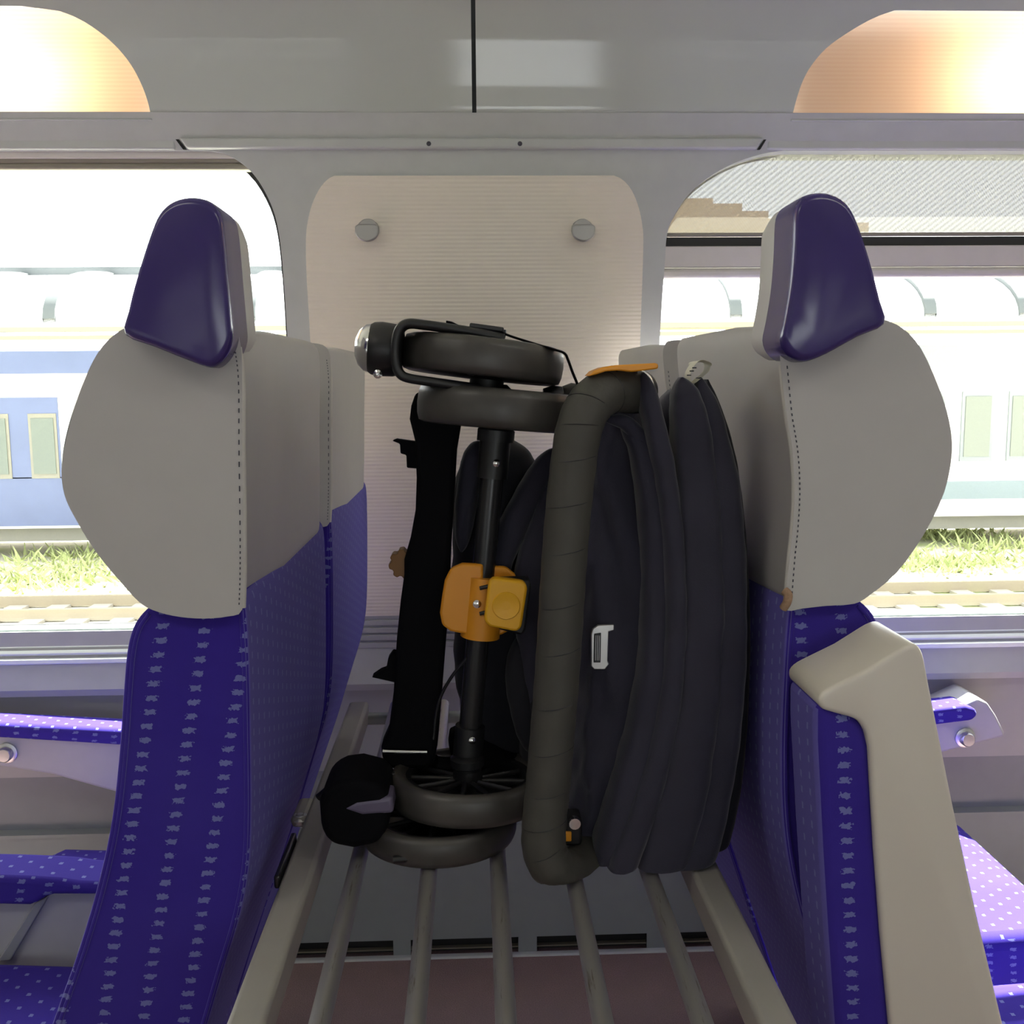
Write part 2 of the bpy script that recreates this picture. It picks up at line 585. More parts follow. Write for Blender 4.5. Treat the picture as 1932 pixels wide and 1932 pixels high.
L_EDGE = edge_fn([(395, 284), (425, 290), (455, 307), (480, 331), (500, 362), (516, 398), (526, 440), (533, 500), (540, 600), (549, 760), (557, 950), (563, 1080), (558, 1130), (540, 1165), (505, 1188)])
R_EDGE = edge_fn([(1480, 284), (1440, 290), (1385, 308), (1338, 334), (1300, 366), (1274, 404), (1259, 440), (1254, 500), (1246, 620), (1240, 760), (1235, 950), (1230, 1080), (1236, 1120), (1256, 1150), (1296, 1168)])
LXc = -1.42     # middle of window 1
RXc = 1.55
ztop = 1.7749
def wall_far():
    parts = []
    def zz(a, b, n):
        return [lerp(a, b, i / n) for i in range(n + 1)]
    zrows = sorted(set([round(p.z, 5) for p in L_EDGE + R_EDGE if ZS < p.z < ZT] + [ZS, ZT] + zz(ZS, ZT, 40)))
    # pillar between the windows, and the two outer pillars
    parts.append(rows_mesh('', [(z, xat(L_EDGE, z), xat(R_EDGE, z)) for z in zrows], '', WY))
    parts.append(rows_mesh('', [(z, XL, 2 * LXc - xat(L_EDGE, z)) for z in zrows], '', WY))
    parts.append(rows_mesh('', [(z, 2 * RXc - xat(R_EDGE, z), XR) for z in zrows], '', WY))
    # reveals
    for f in (lambda z: xat(L_EDGE, z), lambda z: xat(R_EDGE, z), lambda z: 2 * LXc - xat(L_EDGE, z), lambda z: 2 * RXc - xat(R_EDGE, z)):
        vs, fs = [], []
        for z in zrows:
            vs += [(f(z), WY(z), z), (f(z), WY(z) + 0.07, z)]
        for i in range(len(zrows) - 1):
            fs.append([2 * i, 2 * i + 1, 2 * i + 3, 2 * i + 2])
        parts.append((vs, fs))
    parts.append(rows_mesh('', [(ZT, XL, XR), (ztop, XL, XR)], '', WY))
    parts.append(([(XL, WY(ZT), ZT), (XR, WY(ZT), ZT), (XR, WY(ZT) + 0.09, ZT), (XL, WY(ZT) + 0.09, ZT)], [[0, 1, 2, 3]]))
    V, Fc = joined(parts)
    o = mesh('wall_far', V, Fc, 'grey_wall', angle=35)
    tag(o, 'grey moulded window wall of the coach', None, kind='structure')
    # lower wall with its slanted ledge
    low = [(ZS, WY(ZS)), (0.72, WY(0.72)), (0.64, 2.085), (0.625, 2.09), (0.615, 2.125), (0.43, 2.135)]
    vs, fs = [], []
    for z, y in low:
        vs += [(XL, y, z), (XR, y, z)]
    for i in range(len(low) - 1):
        fs.append([2 * i, 2 * i + 1, 2 * i + 3, 2 * i + 2])
    o2 = mesh('trim_1', vs, fs, 'shell_grey', angle=25)
    tag(o2, 'pale grey ledge panel under the windows', None, kind='structure')
    low = [(0.43, 2.135), (0.40, 2.14), (0.0, 2.14)]
    vs, fs = [], []
    for z, y in low:
        vs += [(XL, y, z), (XR, y, z)]
    for i in range(len(low) - 1):
        fs.append([2 * i, 2 * i + 1, 2 * i + 3, 2 * i + 2])
    o3 = mesh('trim_2', vs, fs, 'lower_wall', angle=25)
    tag(o3, 'dark grey lower wall panel behind the seats', None, kind='structure')
wall_far()

# outer leaf of the wall so that daylight only comes in by the windows
def backing():
    parts = []
    for a, b, z0, z1, y in ((XL - .1, XR + .1, -0.1, ZS - 0.02, 2.26), (XL - .1, XR + .1, ZT + 0.01, 2.5, 2.125), (xat(L_EDGE, 1.2) + .03, xat(R_EDGE, 1.2) - .03, ZS - .02, ZT + .01, 2.22)):
        parts.append(([(a, y, z0), (b, y, z0), (b, y, z1), (a, y, z1)], [[0, 1, 2, 3]]))
    V, Fc = joined(parts)
    o = mesh('wall_outer_skin', V, Fc, 'dark_lower', smooth=False)
    tag(o, 'outer skin of the coach wall', None, kind='structure')
backing()

# ribbed cream panel on the pillar
PL = edge_fn([(632, 332), (618, 340), (603, 358), (590, 385), (582, 415), (578, 450), (579, 520), (586, 640), (594, 800), (603, 1000), (611, 1158)])
PR = edge_fn([(1158, 332), (1174, 340), (1190, 358), (1203, 388), (1211, 425), (1213, 470), (1208, 620), (1202, 800), (1195, 1000), (1188, 1158)])
def ribbed_panel():
    z1, z0 = PW(900, 332).z, PW(900, 1158).z
    pitch = 0.0079
    n = int((z1 - z0) / pitch) * 4
    rows = []
    vs, fs = [], []
    for i in range(n + 1):
        z = lerp(z1, z0, i / n)
        a, b = xat(PL, z), xat(PR, z)
        y = WY(z) - 0.004 - 0.0011 * (0.5 - 0.5 * math.cos(2 * math.pi * (z1 - z) / pitch))
        vs += [(a, WY(z), z), (a, y, z), (b, y, z), (b, WY(z), z)]
    for i in range(n):
        for j in range(3):
            fs.append([4 * i + j, 4 * i + j + 1, 4 * i + j + 5, 4 * i + j + 4])
    vs_top = len(vs)
    fs.append([0, 1, 2, 3])
    o = mesh('trim_3', vs, fs, 'cream_ribbed', angle=80)
    tag(o, 'cream horizontally ribbed panel between the two windows', None, kind='structure')
ribbed_panel()

# lower ribbed strip under the cream panel, shadow line
def under_strip():
    for k, (ya, yb) in enumerate(((1166, 1176), (1180, 1190), (1194, 1204), (1208, 1218))):
        za, zb = PW(900, ya).z, PW(900, yb).z
        y = WY((za + zb) / 2)
        o = box('louvre', ((PW(612, 1180).x + PW(1186, 1180).x) / 2, y - 0.002, (za + zb) / 2), (PW(1186, 1180).x - PW(612, 1180).x, 0.008, za - zb), 'shell_grey', LOUV, bevel=0.001)
LOUV = empty('trim_7', (0.08, 2.1, 0.75))
tag(LOUV, 'small grey louvres below the cream ribbed panel', None, kind='structure')
under_strip()

# cove panels with the lamp openings
LAMP_L = edge_fn([(40, 11), (75, 13), (110, 20), (150, 36), (190, 62), (225, 94), (250, 127), (268, 162), (280, 196), (287, 225)])
LAMP_R = edge_fn([(1760, 12), (1722, 14), (1686, 20), (1648, 34), (1602, 60), (1560, 90), (1532, 122), (1515, 152), (1502, 190), (1492, 225)])
LLc = PW(-170, 150).x
LRc = PW(2110, 150).x
zl0 = PW(700, 225).z
zl1 = LAMP_L[0].z
def cove(name, xa, xb, edge, xc, lab):
    parts = []
    zs_lamp = sorted(set([lerp(zl0, zl1, i / 24) for i in range(25)]))
    zs_lo = [1.7755, lerp(1.7755, zl0, 0.35), lerp(1.7755, zl0, 0.7), zl0]
    zs_hi = [zl1] + [lerp(zl1, ZC, i / 18) for i in range(1, 19)]
    parts.append(rows_mesh('', [(z, xa, xb) for z in zs_lo], '', WY))
    parts.append(rows_mesh('', [(z, xa, xb) for z in zs_hi], '', WY))
    e = lambda z: xat(edge, z)
    m = lambda z: 2 * xc - xat(edge, z)
    lo = (lambda z: min(e(z), m(z)))
    hi = (lambda z: max(e(z), m(z)))
    parts.append(rows_mesh('', [(z, xa, max(xa, lo(z))) for z in zs_lamp], '', WY))
    parts.append(rows_mesh('', [(z, min(xb, hi(z)), xb) for z in zs_lamp], '', WY))
    V, Fc = joined(parts)
    o = mesh(name, V, Fc, 'gloss_grey', angle=50)
    tag(o, lab, None, kind='structure')
    # reveal lip of the opening
    # lamp: diffuser, housing, tubes
    root = empty('cove_lamp', (xc, WY((zl0 + zl1) / 2), zl0))
    vs, fs = [], []
    for z in zs_lamp:
        vs += [(lo(z) + 0.001, WY(z) + 0.001, z), (hi(z) - 0.001, WY(z) + 0.001, z)]
    n = len(zs_lamp)
    NX = 16
    vs, fs = [], []
    for z in zs_lamp:
        for j in range(NX + 1):
            vs.append((lerp(lo(z), hi(z), j / NX), WY(z) + 0.0015, z))
    for i in range(n - 1):
        for j in range(NX):
            fs.append([i * (NX + 1) + j, i * (NX + 1) + j + 1, (i + 1) * (NX + 1) + j + 1, (i + 1) * (NX + 1) + j])
    mesh('diffuser', vs, fs, 'lamp_diffuser', root)
    a, b = lo(zl0) - 0.004, hi(zl0) + 0.004
    yb = 2.10
    y0, y1 = WY(zl0) + 0.016, WY(zl1) + 0.022
    zb, zt = zl0 - 0.004, zl1 + 0.004
    hv = [(a, y0, zb), (b, y0, zb), (b, y1, zt), (a, y1, zt), (a, yb, zb), (b, yb, zb), (b, yb, zt), (a, yb, zt)]
    mesh('housing', hv, [[4, 5, 6, 7], [0, 1, 5, 4], [3, 2, 6, 7], [0, 4, 7, 3], [1, 2, 6, 5]], 'reflector', root, smooth=False)
    # thin lip along the straight lower edge
    box('lower_lip', ((a + b) / 2, WY(zl0) - 0.002, zl0 - 0.002), (b - a - 0.006, 0.006, 0.004), 'trim_grey', root, bevel=0.001)
    return root
lamp_l = cove('ceiling_cove_left', XL, XSEAM - 0.004, LAMP_L, LLc, 'glossy grey cove panel with an arched lamp, left of the dark joint')
lamp_r = cove('ceiling_cove_right', XSEAM + 0.004, XR, LAMP_R, LRc, 'glossy grey cove panel with an arched lamp, right of the dark joint')
tag(lamp_l, 'glowing warm arched cove lamp above the window without lowered blind', 'lamp', 'cove lamps')
tag(lamp_r, 'glowing warm arched cove lamp above the window with mesh blind', 'lamp', 'cove lamps')
def cove_light(root, xc, w, dx):
    ld = bpy.data.lights.new('lamp_tube', 'AREA')
    ld.shape = 'RECTANGLE'
    ld.size = w
    ld.size_y = 0.035
    ld.energy = 2.0
    ld.color = (1.0, 0.80, 0.55)
    lo = bpy.data.objects.new('lamp_tube', ld)
    link(lo, root)
    lo.location = Vector((xc + dx, 2.07, (zl0 + zl1) / 2 - 0.004)) - root.location
    lo.rotation_euler = (math.radians(90), 0, math.radians(180))
    lo.rotation_euler = Vector((0, -1, 0)).to_track_quat('-Z', 'Z').to_euler()
hw_l = abs(xat(LAMP_L, zl0) - LLc)
cove_light(lamp_l, LLc, hw_l * 1.25, 0)
cove_light(lamp_r, LRc, hw_l * 1.25, 0)
# the dark joint between the cove panels: a strip set back
def seam():
    vs, fs = [], []
    zs = [lerp(1.7755, ZC, i / 20) for i in range(21)]
    for z in zs:
        vs += [(XSEAM - 0.006, WY(z) + 0.008, z), (XSEAM + 0.006, WY(z) + 0.008, z)]
    for i in range(20):
        fs.append([2 * i, 2 * i + 1, 2 * i + 3, 2 * i + 2])
    o = mesh('trim_4', vs, fs, 'black_gap')
    tag(o, 'dark vertical joint between the glossy cove panels', None, kind='structure')
seam()
# trim strip under the cove: raised centre piece with slanted ends, and side strips
za, zb = PW(900, 262).z, PW(900, 283).z
xa, xb = PW(340, 262).x, PW(1438, 262).x
def strip():
    y = WY((za + zb) / 2)
    sx = [(xa, za), (xb, za), (xb - 0.012, zb), (xa + 0.014, zb)]
    o = slab('trim_5', sx, y - 0.012, y + 0.03, 'trim_grey', bevel=0.004)
    tag(o, 'raised grey strip with two small screws above the cream panel', None, kind='structure')
    for q_ in ([(xa - 0.009, za), (xa - 0.003, za), (xa + 0.011, zb), (xa + 0.005, zb)], [(xb + 0.003, za), (xb + 0.008, za), (xb - 0.004, zb), (xb - 0.009, zb)]):
        slab('end_joint', q_, y - 0.006, y + 0.02, 'black_gap', o, bevel=0)
    for px in (809, 981):
        p = P(px, 271, y - 0.0125)
        lathe('screw', [(0.0045, 0), (0.0040, -0.0015), (0.001, -0.0005), (0, -0.0005)], p, (0, 1, 0), 'stitch', o, seg=12)
    y = WY((za + zb) / 2)
    for nm, a, b, lab in (('trim_6', XL, xa - 0.010, 'plain grey strip over the window without lowered blind'), ('trim_8', xb + 0.010, XR, 'plain grey strip over the window with mesh blind')):
        o = box(nm, ((a + b) / 2, y + 0.010, (za + zb) / 2), (b - a, 0.03, za - zb), 'trim_grey', bevel=0.003)
        tag(o, lab, None, kind='structure')
strip()

# ------------------------------------------------ windows
def window(name, edge, xc, right, lab):
    xs0 = xat(edge, 1.2)
    xs1 = 2 * xc - xs0
    a, b = min(xs0, xs1) - 0.06, max(xs0, xs1) + 0.06
    root = empty(name, ((a + b) / 2, 2.12, ZS))
    tag(root, lab, None, kind='structure')
    d = 0.055
    def yy(z): return WY(z) + d
    g = mesh('pane', [(a, yy(ZS), ZS), (b, yy(ZS), ZS), (b, yy(ZT), ZT), (a, yy(ZT), ZT)], [[0, 1, 2, 3]], 'window_glass', root, smooth=False)
    # dark gasket round the glass: a border strip just inside the reveal
    vs, fs = [], []
    zrows = [lerp(ZS, ZT, i / 60) for i in range(61)]
    sgn = 1 if right else -1
    for z in zrows:
        e = xat(edge, z)
        vs += [(e - sgn * 0.05, yy(z) - 0.006, z), (e + sgn * (0.006 if right else 0.011), yy(z) - 0.006, z)]
    for i in range(60):
        fs.append([2 * i, 2 * i + 1, 2 * i + 3, 2 * i + 2])
    mesh('gasket', vs, fs, 'rubber_seal', root)
    # bottom seal and ribbed aluminium sill
    y = WY(ZS)
    box('seal', ((a + b) / 2, y + d - 0.006, ZS + 0.003), (b - a, 0.008, 0.005), 'rubber_seal', root)
    zt_, zb_ = ZS, PW(100, 1242).z
    n = 5
    for i in range(n):
        z = lerp(zt_, zb_, (i + 0.5) / n)
        hgt = (zt_ - zb_) / n * 0.82
        box('sill_rib', ((a + b) / 2, y + 0.040 - 0.011 * i, z), (b - a, 0.030, hgt), 'white_sill', root, bevel=0.0015, rot=Matrix.Rotation(math.radians(-42), 3, 'X'))
    box('sill_nose', ((a + b) / 2, WY(zb_) - 0.004, zb_ - 0.004), (b - a + 0.06, 0.02, 0.012), 'white_sill', root, bevel=0.003)
    return root, a, b
w1, wa1, wb1 = window('window_1', L_EDGE, LXc, False, 'wide coach window with its blind rolled up')
w2, wa2, wb2 = window('window_2', R_EDGE, RXc, True, 'wide coach window half covered by a mesh blind')
# blinds: roller box on window 1, lowered mesh with bars on window 2
b1 = empty('roller_blind', ((wa1 + wb1) / 2, 2.02, PW(200, 318).z))
tag(b1, 'rolled up window blind with brownish bottom rails at the window top', 'blind')
def bar(name, ya, yb, px, x0, x1, dy, depth, mat, parent, rnd):
    za_, zb_ = PW(px, ya).z, PW(px, yb).z
    zc = (za_ + zb_) / 2
    return box(name, ((x0 + x1) / 2, WY(zc) + dy, zc), (x1 - x0, depth, za_ - zb_), mat, parent, bevel=rnd, seg=3)
bar('roller_cover', 282, 297, 200, wa1 + .03, wb1 - .01, 0.018, 0.02, 'blind_bar', b1, 0.002)
bar('bottom_rail', 294, 305, 200, wa1 + .03, wb1 - .01, 0.022, 0.02, 'blind_roller', b1, 0.003)
bar('hand_rail', 303, 318, 200, wa1 + .03, wb1 - .01, 0.026, 0.03, 'blind_roller', b1, 0.007)
b2 = empty('mesh_blind', ((wa2 + wb2) / 2, 2.03, PW(1800, 520).z))
tag(b2, 'lowered translucent mesh blind with wide beige bar and dark strip', 'blind')
zt2, zb2 = ZT, PW(1800, 441).z
mesh('mesh_cloth', [(wa2 + .055, WY(zb2) + .035, zb2), (wb2 - .02, WY(zb2) + .035, zb2), (wb2 - .02, WY(zt2) + .035, zt2), (wa2 - .02, WY(zt2) + .035, zt2)], [[0, 1, 2, 3]], 'blind_mesh', b2, smooth=False)
bar('dark_strip', 441, 459, 1800, wa2 + .05, wb2 - .01, 0.040, 0.012, 'rubber_seal', b2, 0.001)
bar('wide_bar', 459, 500, 1800, wa2 + .05, wb2 - .01, 0.034, 0.016, 'blind_bar', b2, 0.002)
bar('hand_rail', 501, 522, 1800, wa2 + .05, wb2 - .01, 0.030, 0.024, 'blind_bar', b2, 0.008)
bar('cloth_hem', 433, 441, 1800, wa2 + .05, wb2 - .01, 0.033, 0.006, 'blind_roller', b2, 0.002)

# ------------------------------------------------ floor, ceiling, other walls
o = mesh('floor', [(XL, YN, 0), (XR, YN, 0), (XR, 2.14, 0), (XL, 2.14, 0)], [[0, 1, 2, 3]], 'carpet', smooth=False)
tag(o, 'reddish brown speckled carpet floor', None, kind='structure')
o = mesh('ceiling', [(XL, YN, ZC), (XR, YN, ZC), (XR, 1.305, ZC), (XL, 1.305, ZC)], [[0, 1, 2, 3]], 'gloss_grey', smooth=False)
tag(o, 'pale glossy coach ceiling', None, kind='structure')
for nm, x, lab in (('wall_left', XL, 'partition closing the coach at one end'), ('wall_right', XR, 'partition closing the coach at the other end')):
    o = mesh(nm, [(x, YN, 0), (x, 2.26, 0), (x, 2.26, 2.5), (x, YN, 2.5)], [[0, 1, 2, 3]], 'grey_wall', smooth=False)
    tag(o, lab, None, kind='structure')
def wall_near():
    parts = []
    wins = ((-2.2, -0.62, 0.84, 'first bay'), (-0.06, 0.68, 1.30, 'narrow middle bay, unseen, sized for the cove reflection'), (0.98, 2.2, 0.84, 'last bay'))  # unseen bays; widths and blind heights shape the reflection in the cove
    rects = [(XL, XR, 0, 0.78), (XL, XR, 1.72, ZC)]
    xs = [XL] + [v for w in wins for v in w[:2]] + [XR]
    for k_ in range(0, len(xs), 2):
        rects.append((xs[k_], xs[k_ + 1], .78, 1.72))
    for a, b, z0, z1 in rects:
        parts.append(([(a, YN, z0), (b, YN, z0), (b, YN, z1), (a, YN, z1)], [[0, 1, 2, 3]]))
    V, Fc = joined(parts)
    o = mesh('wall_near', V, Fc, 'grey_wall', smooth=False)
    tag(o, 'opposite window wall of the coach', None, kind='structure')
    for i, (a, b, zb_, nm) in enumerate(wins):
        g = mesh('window_%d' % (3 + i), [(a, YN - .02, .78), (b, YN - .02, .78), (b, YN - .02, 1.72), (a, YN - .02, 1.72)], [[0, 1, 2, 3]], 'window_glass', smooth=False)
        tag(g, 'window pane in the opposite coach wall, ' + nm, None, kind='structure')
        mesh('added_blind', [(a, YN - .008, zb_), (b, YN - .008, zb_), (b, YN - .008, 1.72), (a, YN - .008, 1.72)], [[0, 1, 2, 3]], 'blind_mesh', g, smooth=False)  # blind added out of view to trim the window's reflection in the cove
        box('added_blind_rail', ((a + b) / 2, YN - .006, zb_), (b - a, 0.01, 0.03), 'blind_bar', g)
wall_near()
# ceiling light strips over the aisle
for i, x in enumerate((-1.2, 1.2)):
    root = empty('ceiling_lamp', (x, 0.12, ZC))
    tag(root, 'ceiling light strip over the aisle, ' + ('first' if i == 0 else 'second') + ' bay', 'lamp', 'ceiling light strips')
    box('frame', (x, 0.12, ZC - 0.008), (1.5, 0.20, 0.016), 'trim_grey', root, bevel=0.003)
    box('diffuser', (x, 0.12, ZC - 0.020), (1.42, 0.14, 0.008), 'tube_light', root, bevel=0.002)
# portals guide the daylight sampling at the windows
def portal(c, sx, sy, toward):
    ld = bpy.data.lights.new('daylight_portal', 'AREA')
    ld.shape = 'RECTANGLE'
    ld.size, ld.size_y = sx, sy
    ld.cycles.is_portal = True
    lo = bpy.data.objects.new('daylight_portal', ld)
    lo.location = c
    lo.rotation_euler = Vector(toward).to_track_quat('-Z', 'Z').to_euler()
    link(lo)
portal((-1.24, YN - 0.05, 1.25), 1.94, 0.96, (0, 1, 0))
portal((1.24, YN - 0.05, 1.25), 1.94, 0.96, (0, 1, 0))
portal(((wa1 + wb1) / 2, 2.27, (ZS + ZT) / 2), wb1 - wa1, ZT - ZS + .1, (0, -1, 0))
portal(((wa2 + wb2) / 2, 2.27, (ZS + ZT) / 2), wb2 - wa2, ZT - ZS + .1, (0, -1, 0))
# kick plate with ventilation slots
def kick():
    root = empty('baseboard_far', (0, 2.1, 0))
    tag(root, 'dark grey heater skirting with ventilation slots along the wall foot', None, kind='structure')
    y = 2.115
    z_top = PW(900, 1548).z
    zs0, zs1 = P(900, 1802, y).z, P(900, 1770, y).z
    zk = P(900, 1842, y).z
    # plate in pieces round the slots
    slots = []
    for a, b in ((545, 742), (775, 978), (1013, 1220), (1260, 1465)):
        slots.append((P(a, 1786, y).x, P(b, 1786, y).x))
    xs = [XL] + [v for s in slots for v in s] + [XR]
    parts = []
    def q(a, b, z0, z1):
        parts.append(([(a, y, z0), (b, y, z0), (b, y, z1), (a, y, z1)], [[0, 1, 2, 3]]))
    q(XL, XR, zs1, z_top)
    q(XL, XR, zk, zs0)
    for i in range(0, len(xs), 2):
        q(xs[i], xs[i + 1], zs0, zs1)
    V, Fc = joined(parts)
    mesh('plate', V, Fc, 'dark_lower', root, smooth=False)
    box('plate_cap', (0, (y + 2.14) / 2, z_top), (XR - XL, 0.035, 0.008), 'dark_lower', root)
    for a, b in slots:
        bx = mesh('slot', [(a - .002, y + .002, zs0 - .002), (b + .002, y + .002, zs0 - .002), (b + .002, y + .002, zs1 + .002), (a - .002, y + .002, zs1 + .002),
                           (a, y + .02, zs0), (b, y + .02, zs0), (b, y + .02, zs1), (a, y + .02, zs1)],
                  [[4, 5, 6, 7], [0, 1, 5, 4], [3, 7, 6, 2], [0, 4, 7, 3], [1, 2, 6, 5]], 'black_gap', root, smooth=False)
        box('slot_slat', ((a + b) / 2, y + .012, zs0 + (zs1 - zs0) * 0.35), (b - a, 0.012, 0.003), 'gutter', root)
    box('kick_strip', (0, y - 0.006, (zk + 0) / 2 + 0.004), (XR - XL, 0.018, zk), 'trim_grey', root, bevel=0.004)
kick()

# coat hooks on the cream panel
def hook(px, lab):
    c = PW(px, 437)
    y = c.y - 0.005
    root = empty('coat_hook', (c.x, y, c.z))
    tag(root, lab, 'hook', 'coat hooks')
    lathe('rosette', [(0, -0.004), (0.019, -0.004), (0.0215, -0.001), (0.0215, 0.004), (0, 0.004)], (c.x, y, c.z + 0.003), (0, 1, 0), 'hook_metal', root, seg=28)
    # tongue: lower half disc that tilts out and up
    pts = []
    for i in range(13):
        a = math.pi + math.pi * i / 12
        pts.append((c.x + 0.0225 * math.cos(a), c.z - 0.004 + 0.019 * math.sin(a)))
    pts = [(c.x + 0.0225, c.z + 0.006)] + [(c.x + 0.016, c.z + 0.010), (c.x - 0.016, c.z + 0.010), (c.x - 0.0225, c.z + 0.006)] + pts
    t = slab('tongue', pts, y - 0.026, y - 0.018, 'hook_metal', root, bevel=0.003)
    box('stem', (c.x, y - 0.011, c.z - 0.010), (0.024, 0.022, 0.012), 'hook_metal', root, bevel=0.002)
hook(695, 'round metal coat hook above the stroller wheels, near the sunlit white window')
hook(1098, 'round metal coat hook on the cream panel nearer the blind')

# ================================================================== SEATS
SEAT_Y0, SEAT_Y1 = 0.90, 1.395
FAR_DY = 0.555
def offset_line(pts, y):
    return [Vector((p[0], y, p[1])) for p in pts]
def make_seat(side):
    L = side == 'left'
    fab = 'fabric_left' if L else 'fabric_right'
    if L:
        head = [(300, 604), (252, 612), (215, 632), (185, 665), (160, 715), (140, 770), (122, 840), (116, 890), (122, 935), (142, 978), (180, 1040), (225, 1095), (265, 1138), (300, 1155), (340, 1164), (385, 1167), (430, 1163),
                (457, 1150), (459, 1080), (459, 1000), (457, 850), (457, 720), (454, 650), (440, 616), (400, 604)]
        back_edge = [(452, 1120), (464, 1150), (470, 1250), (473, 1400), (474, 1540), (469, 1640), (452, 1730), (422, 1830), (392, 1932), (366, 2020), (322, 2150), (255, 2350), (190, 2560)]
        front_edge = [(-60, 2560), (-10, 2300), (56, 2060), (98, 1932), (148, 1790), (186, 1660), (210, 1545), (224, 1420), (231, 1320), (238, 1235), (249, 1188), (268, 1158), (300, 1130)]
    else:
        head = [(1620, 596), (1664, 602), (1704, 620), (1738, 658), (1771, 730), (1791, 795), (1796, 855), (1781, 930), (1742, 1010), (1692, 1080), (1642, 1122), (1612, 1139), (1560, 1143), (1515, 1148), (1486, 1152), (1482, 1130),
                (1489, 1060), (1496, 990), (1499, 920), (1495, 850), (1484, 780), (1474, 700), (1470, 640), (1476, 610), (1500, 596)]
        back_edge = [(1500, 1110), (1488, 1150), (1480, 1250), (1474, 1400), (1476, 1530), (1490, 1640), (1520, 1760), (1556, 1860), (1588, 1940), (1614, 2020), (1656, 2150), (1722, 2350), (1790, 2560)]
        front_edge = [(2000, 2560), (1950, 2200), (1900, 1990), (1850, 1800), (1780, 1560), (1720, 1380), (1678, 1240), (1655, 1172), (1632, 1142), (1600, 1120)]
    y0 = SEAT_Y0
    bx = P(460 if L else 1482, 1500, y0).x
    root = empty('train_chair', (bx + (-0.3 if L else 0.3), 1.15, 0))
    hp = pxo(head, y0)
    hp = [(p.x, p.y) for p in cr([Vector((a, b)) for a, b in hp], 3, True)]
    zmx = max(p[1] for p in hp)
    zmn = min(p[1] for p in hp)
    xc_ = P(300 if L else 1650, 900, y0).x
    rings = []
    def ring(y, drop, ins):
        rings.append([(xc_ + (a - xc_) * (1 - ins / 0.09), y, min(b, zmx - drop) + (ins * 0.8 if b < zmn + 0.03 else 0)) for a, b in hp])
    for t in (0, 30, 60, 90):
        q = math.radians(t)
        ring(y0 + 0.010 * (1 - math.sin(q)), 0.010 * (1 - math.cos(q)) if False else 0.008 * (1 - math.sin(q)), 0.008 * (1 - math.sin(q)))
    rings.reverse()
    rings.sort(key=lambda r_: r_[0][1])
    ring(lerp(y0, SEAT_Y1, 0.4), 0.0, 0)
    rr = 0.055
    for t in (0, 15, 30, 45, 60, 75, 90):
        q = math.radians(t)
        ring(SEAT_Y1 - rr + rr * math.sin(q), rr * (1 - math.cos(q)), 0.018 * (1 - math.cos(q)) * 1.2)
    n_ = len(hp)
    V = [v for r_ in rings for v in r_]
    Fc = [list(range(n_)), [(len(rings) - 1) * n_ + k_ for k_ in range(n_ - 1, -1, -1)]]
    for i in range(len(rings) - 1):
        for k_ in range(n_):
            Fc.append([i * n_ + k_, i * n_ + (k_ + 1) % n_, (i + 1) * n_ + (k_ + 1) % n_, (i + 1) * n_ + k_])
    h = mesh('headrest', V, Fc, 'leather', root, angle=50)
    # piping along the near edges of the cover
    sgn = 1 if L else -1
    seam_px = [(449, 655), (456, 720), (457, 850), (459, 1000), (459, 1080), (457, 1146)] if L else [(1476, 690), (1485, 780), (1496, 850), (1500, 920), (1497, 990), (1490, 1060), (1484, 1138)]
    tube('seam_piping', cr([P(a, b, y0 + 0.004) for a, b in seam_px], 5), 0.0034, 'piping_grey', h, seg=8)
    wing = ([(232, 630), (205, 650), (181, 681), (158, 728), (135, 792), (122, 848), (120, 890), (126, 932), (146, 975), (184, 1036), (228, 1090), (268, 1135)] if L else
            [(1674, 613), (1704, 632), (1733, 668), (1765, 738), (1785, 800), (1790, 855), (1776, 926), (1737, 1005), (1688, 1074), (1640, 1117)])
    tube('wing_stitching', cr([P(a, b, y0 + 0.0012) for a, b in wing], 5), 0.0011, 'stitch', h, seg=6)
    # stitch dashes beside the seam
    def stitches(pts, y):
        c = cr([P(a, b, y) for a, b in pts], 14)
        V, Fc = [], []
        for i in range(0, len(c) - 1, 2):
            a, b = c[i], c[i + 1]
            b = a + (b - a) * 0.9
            w = 0.00045
            for p in (a, b):
                V += [p + Vector((-w, -0.0006, 0)), p + Vector((w, -0.0006, 0)), p + Vector((w, 0.0006, 0)), p + Vector((-w, 0.0006, 0))]
            o_ = len(V) - 8
            for q in ([0, 1, 5, 4], [1, 2, 6, 5], [2, 3, 7, 6], [3, 0, 4, 7]):
                Fc.append([k_ + o_ for k_ in q])
        return V, Fc
    off = 6 if L else 9
    V, Fc = stitches([(a + off * (-1 if L else 1), b) for a, b in seam_px], y0 - 0.0002)
    tag(mesh('seam_stitching', V, Fc, 'stitch', h), kind='stuff')
    if not L:
        tr_ = P(1483, 1128, y0 - 0.001)
        T_ = tube('torn_corner', cr([P(1480, 1114, y0), P(1487, 1122, y0 - .003), P(1485, 1136, y0 - .003), P(1478, 1148, y0)], 4), 0.004, 'torn_foam', h, seg=8)
        tag(T_, 'torn seam showing brown foam')
    # backrest
    bp = [(p.x, p.y) for p in cr([Vector(q) for q in pxo(back_edge, y0 + .008)], 4)] + [(p.x, p.y) for p in cr([Vector(q) for q in pxo(front_edge, y0 + .008)], 4)]
    br = slab('backrest', bp, y0 + 0.008, SEAT_Y1 - 0.004, fab, root, bevel=0.014, seg=4, ang=45)
    for nm, e, ins in (('back_welt', back_edge[1:], -9 if L else 9), ('front_welt', front_edge[:-1], 14 if L else -14)):
        tube(nm, cr([P(a + ins, b, y0 + 0.0085) for a, b in e], 5), 0.0022, fab, br, seg=8)
    # cushion
    xq = P(215 if L else 1800, 1900, 0.91).x
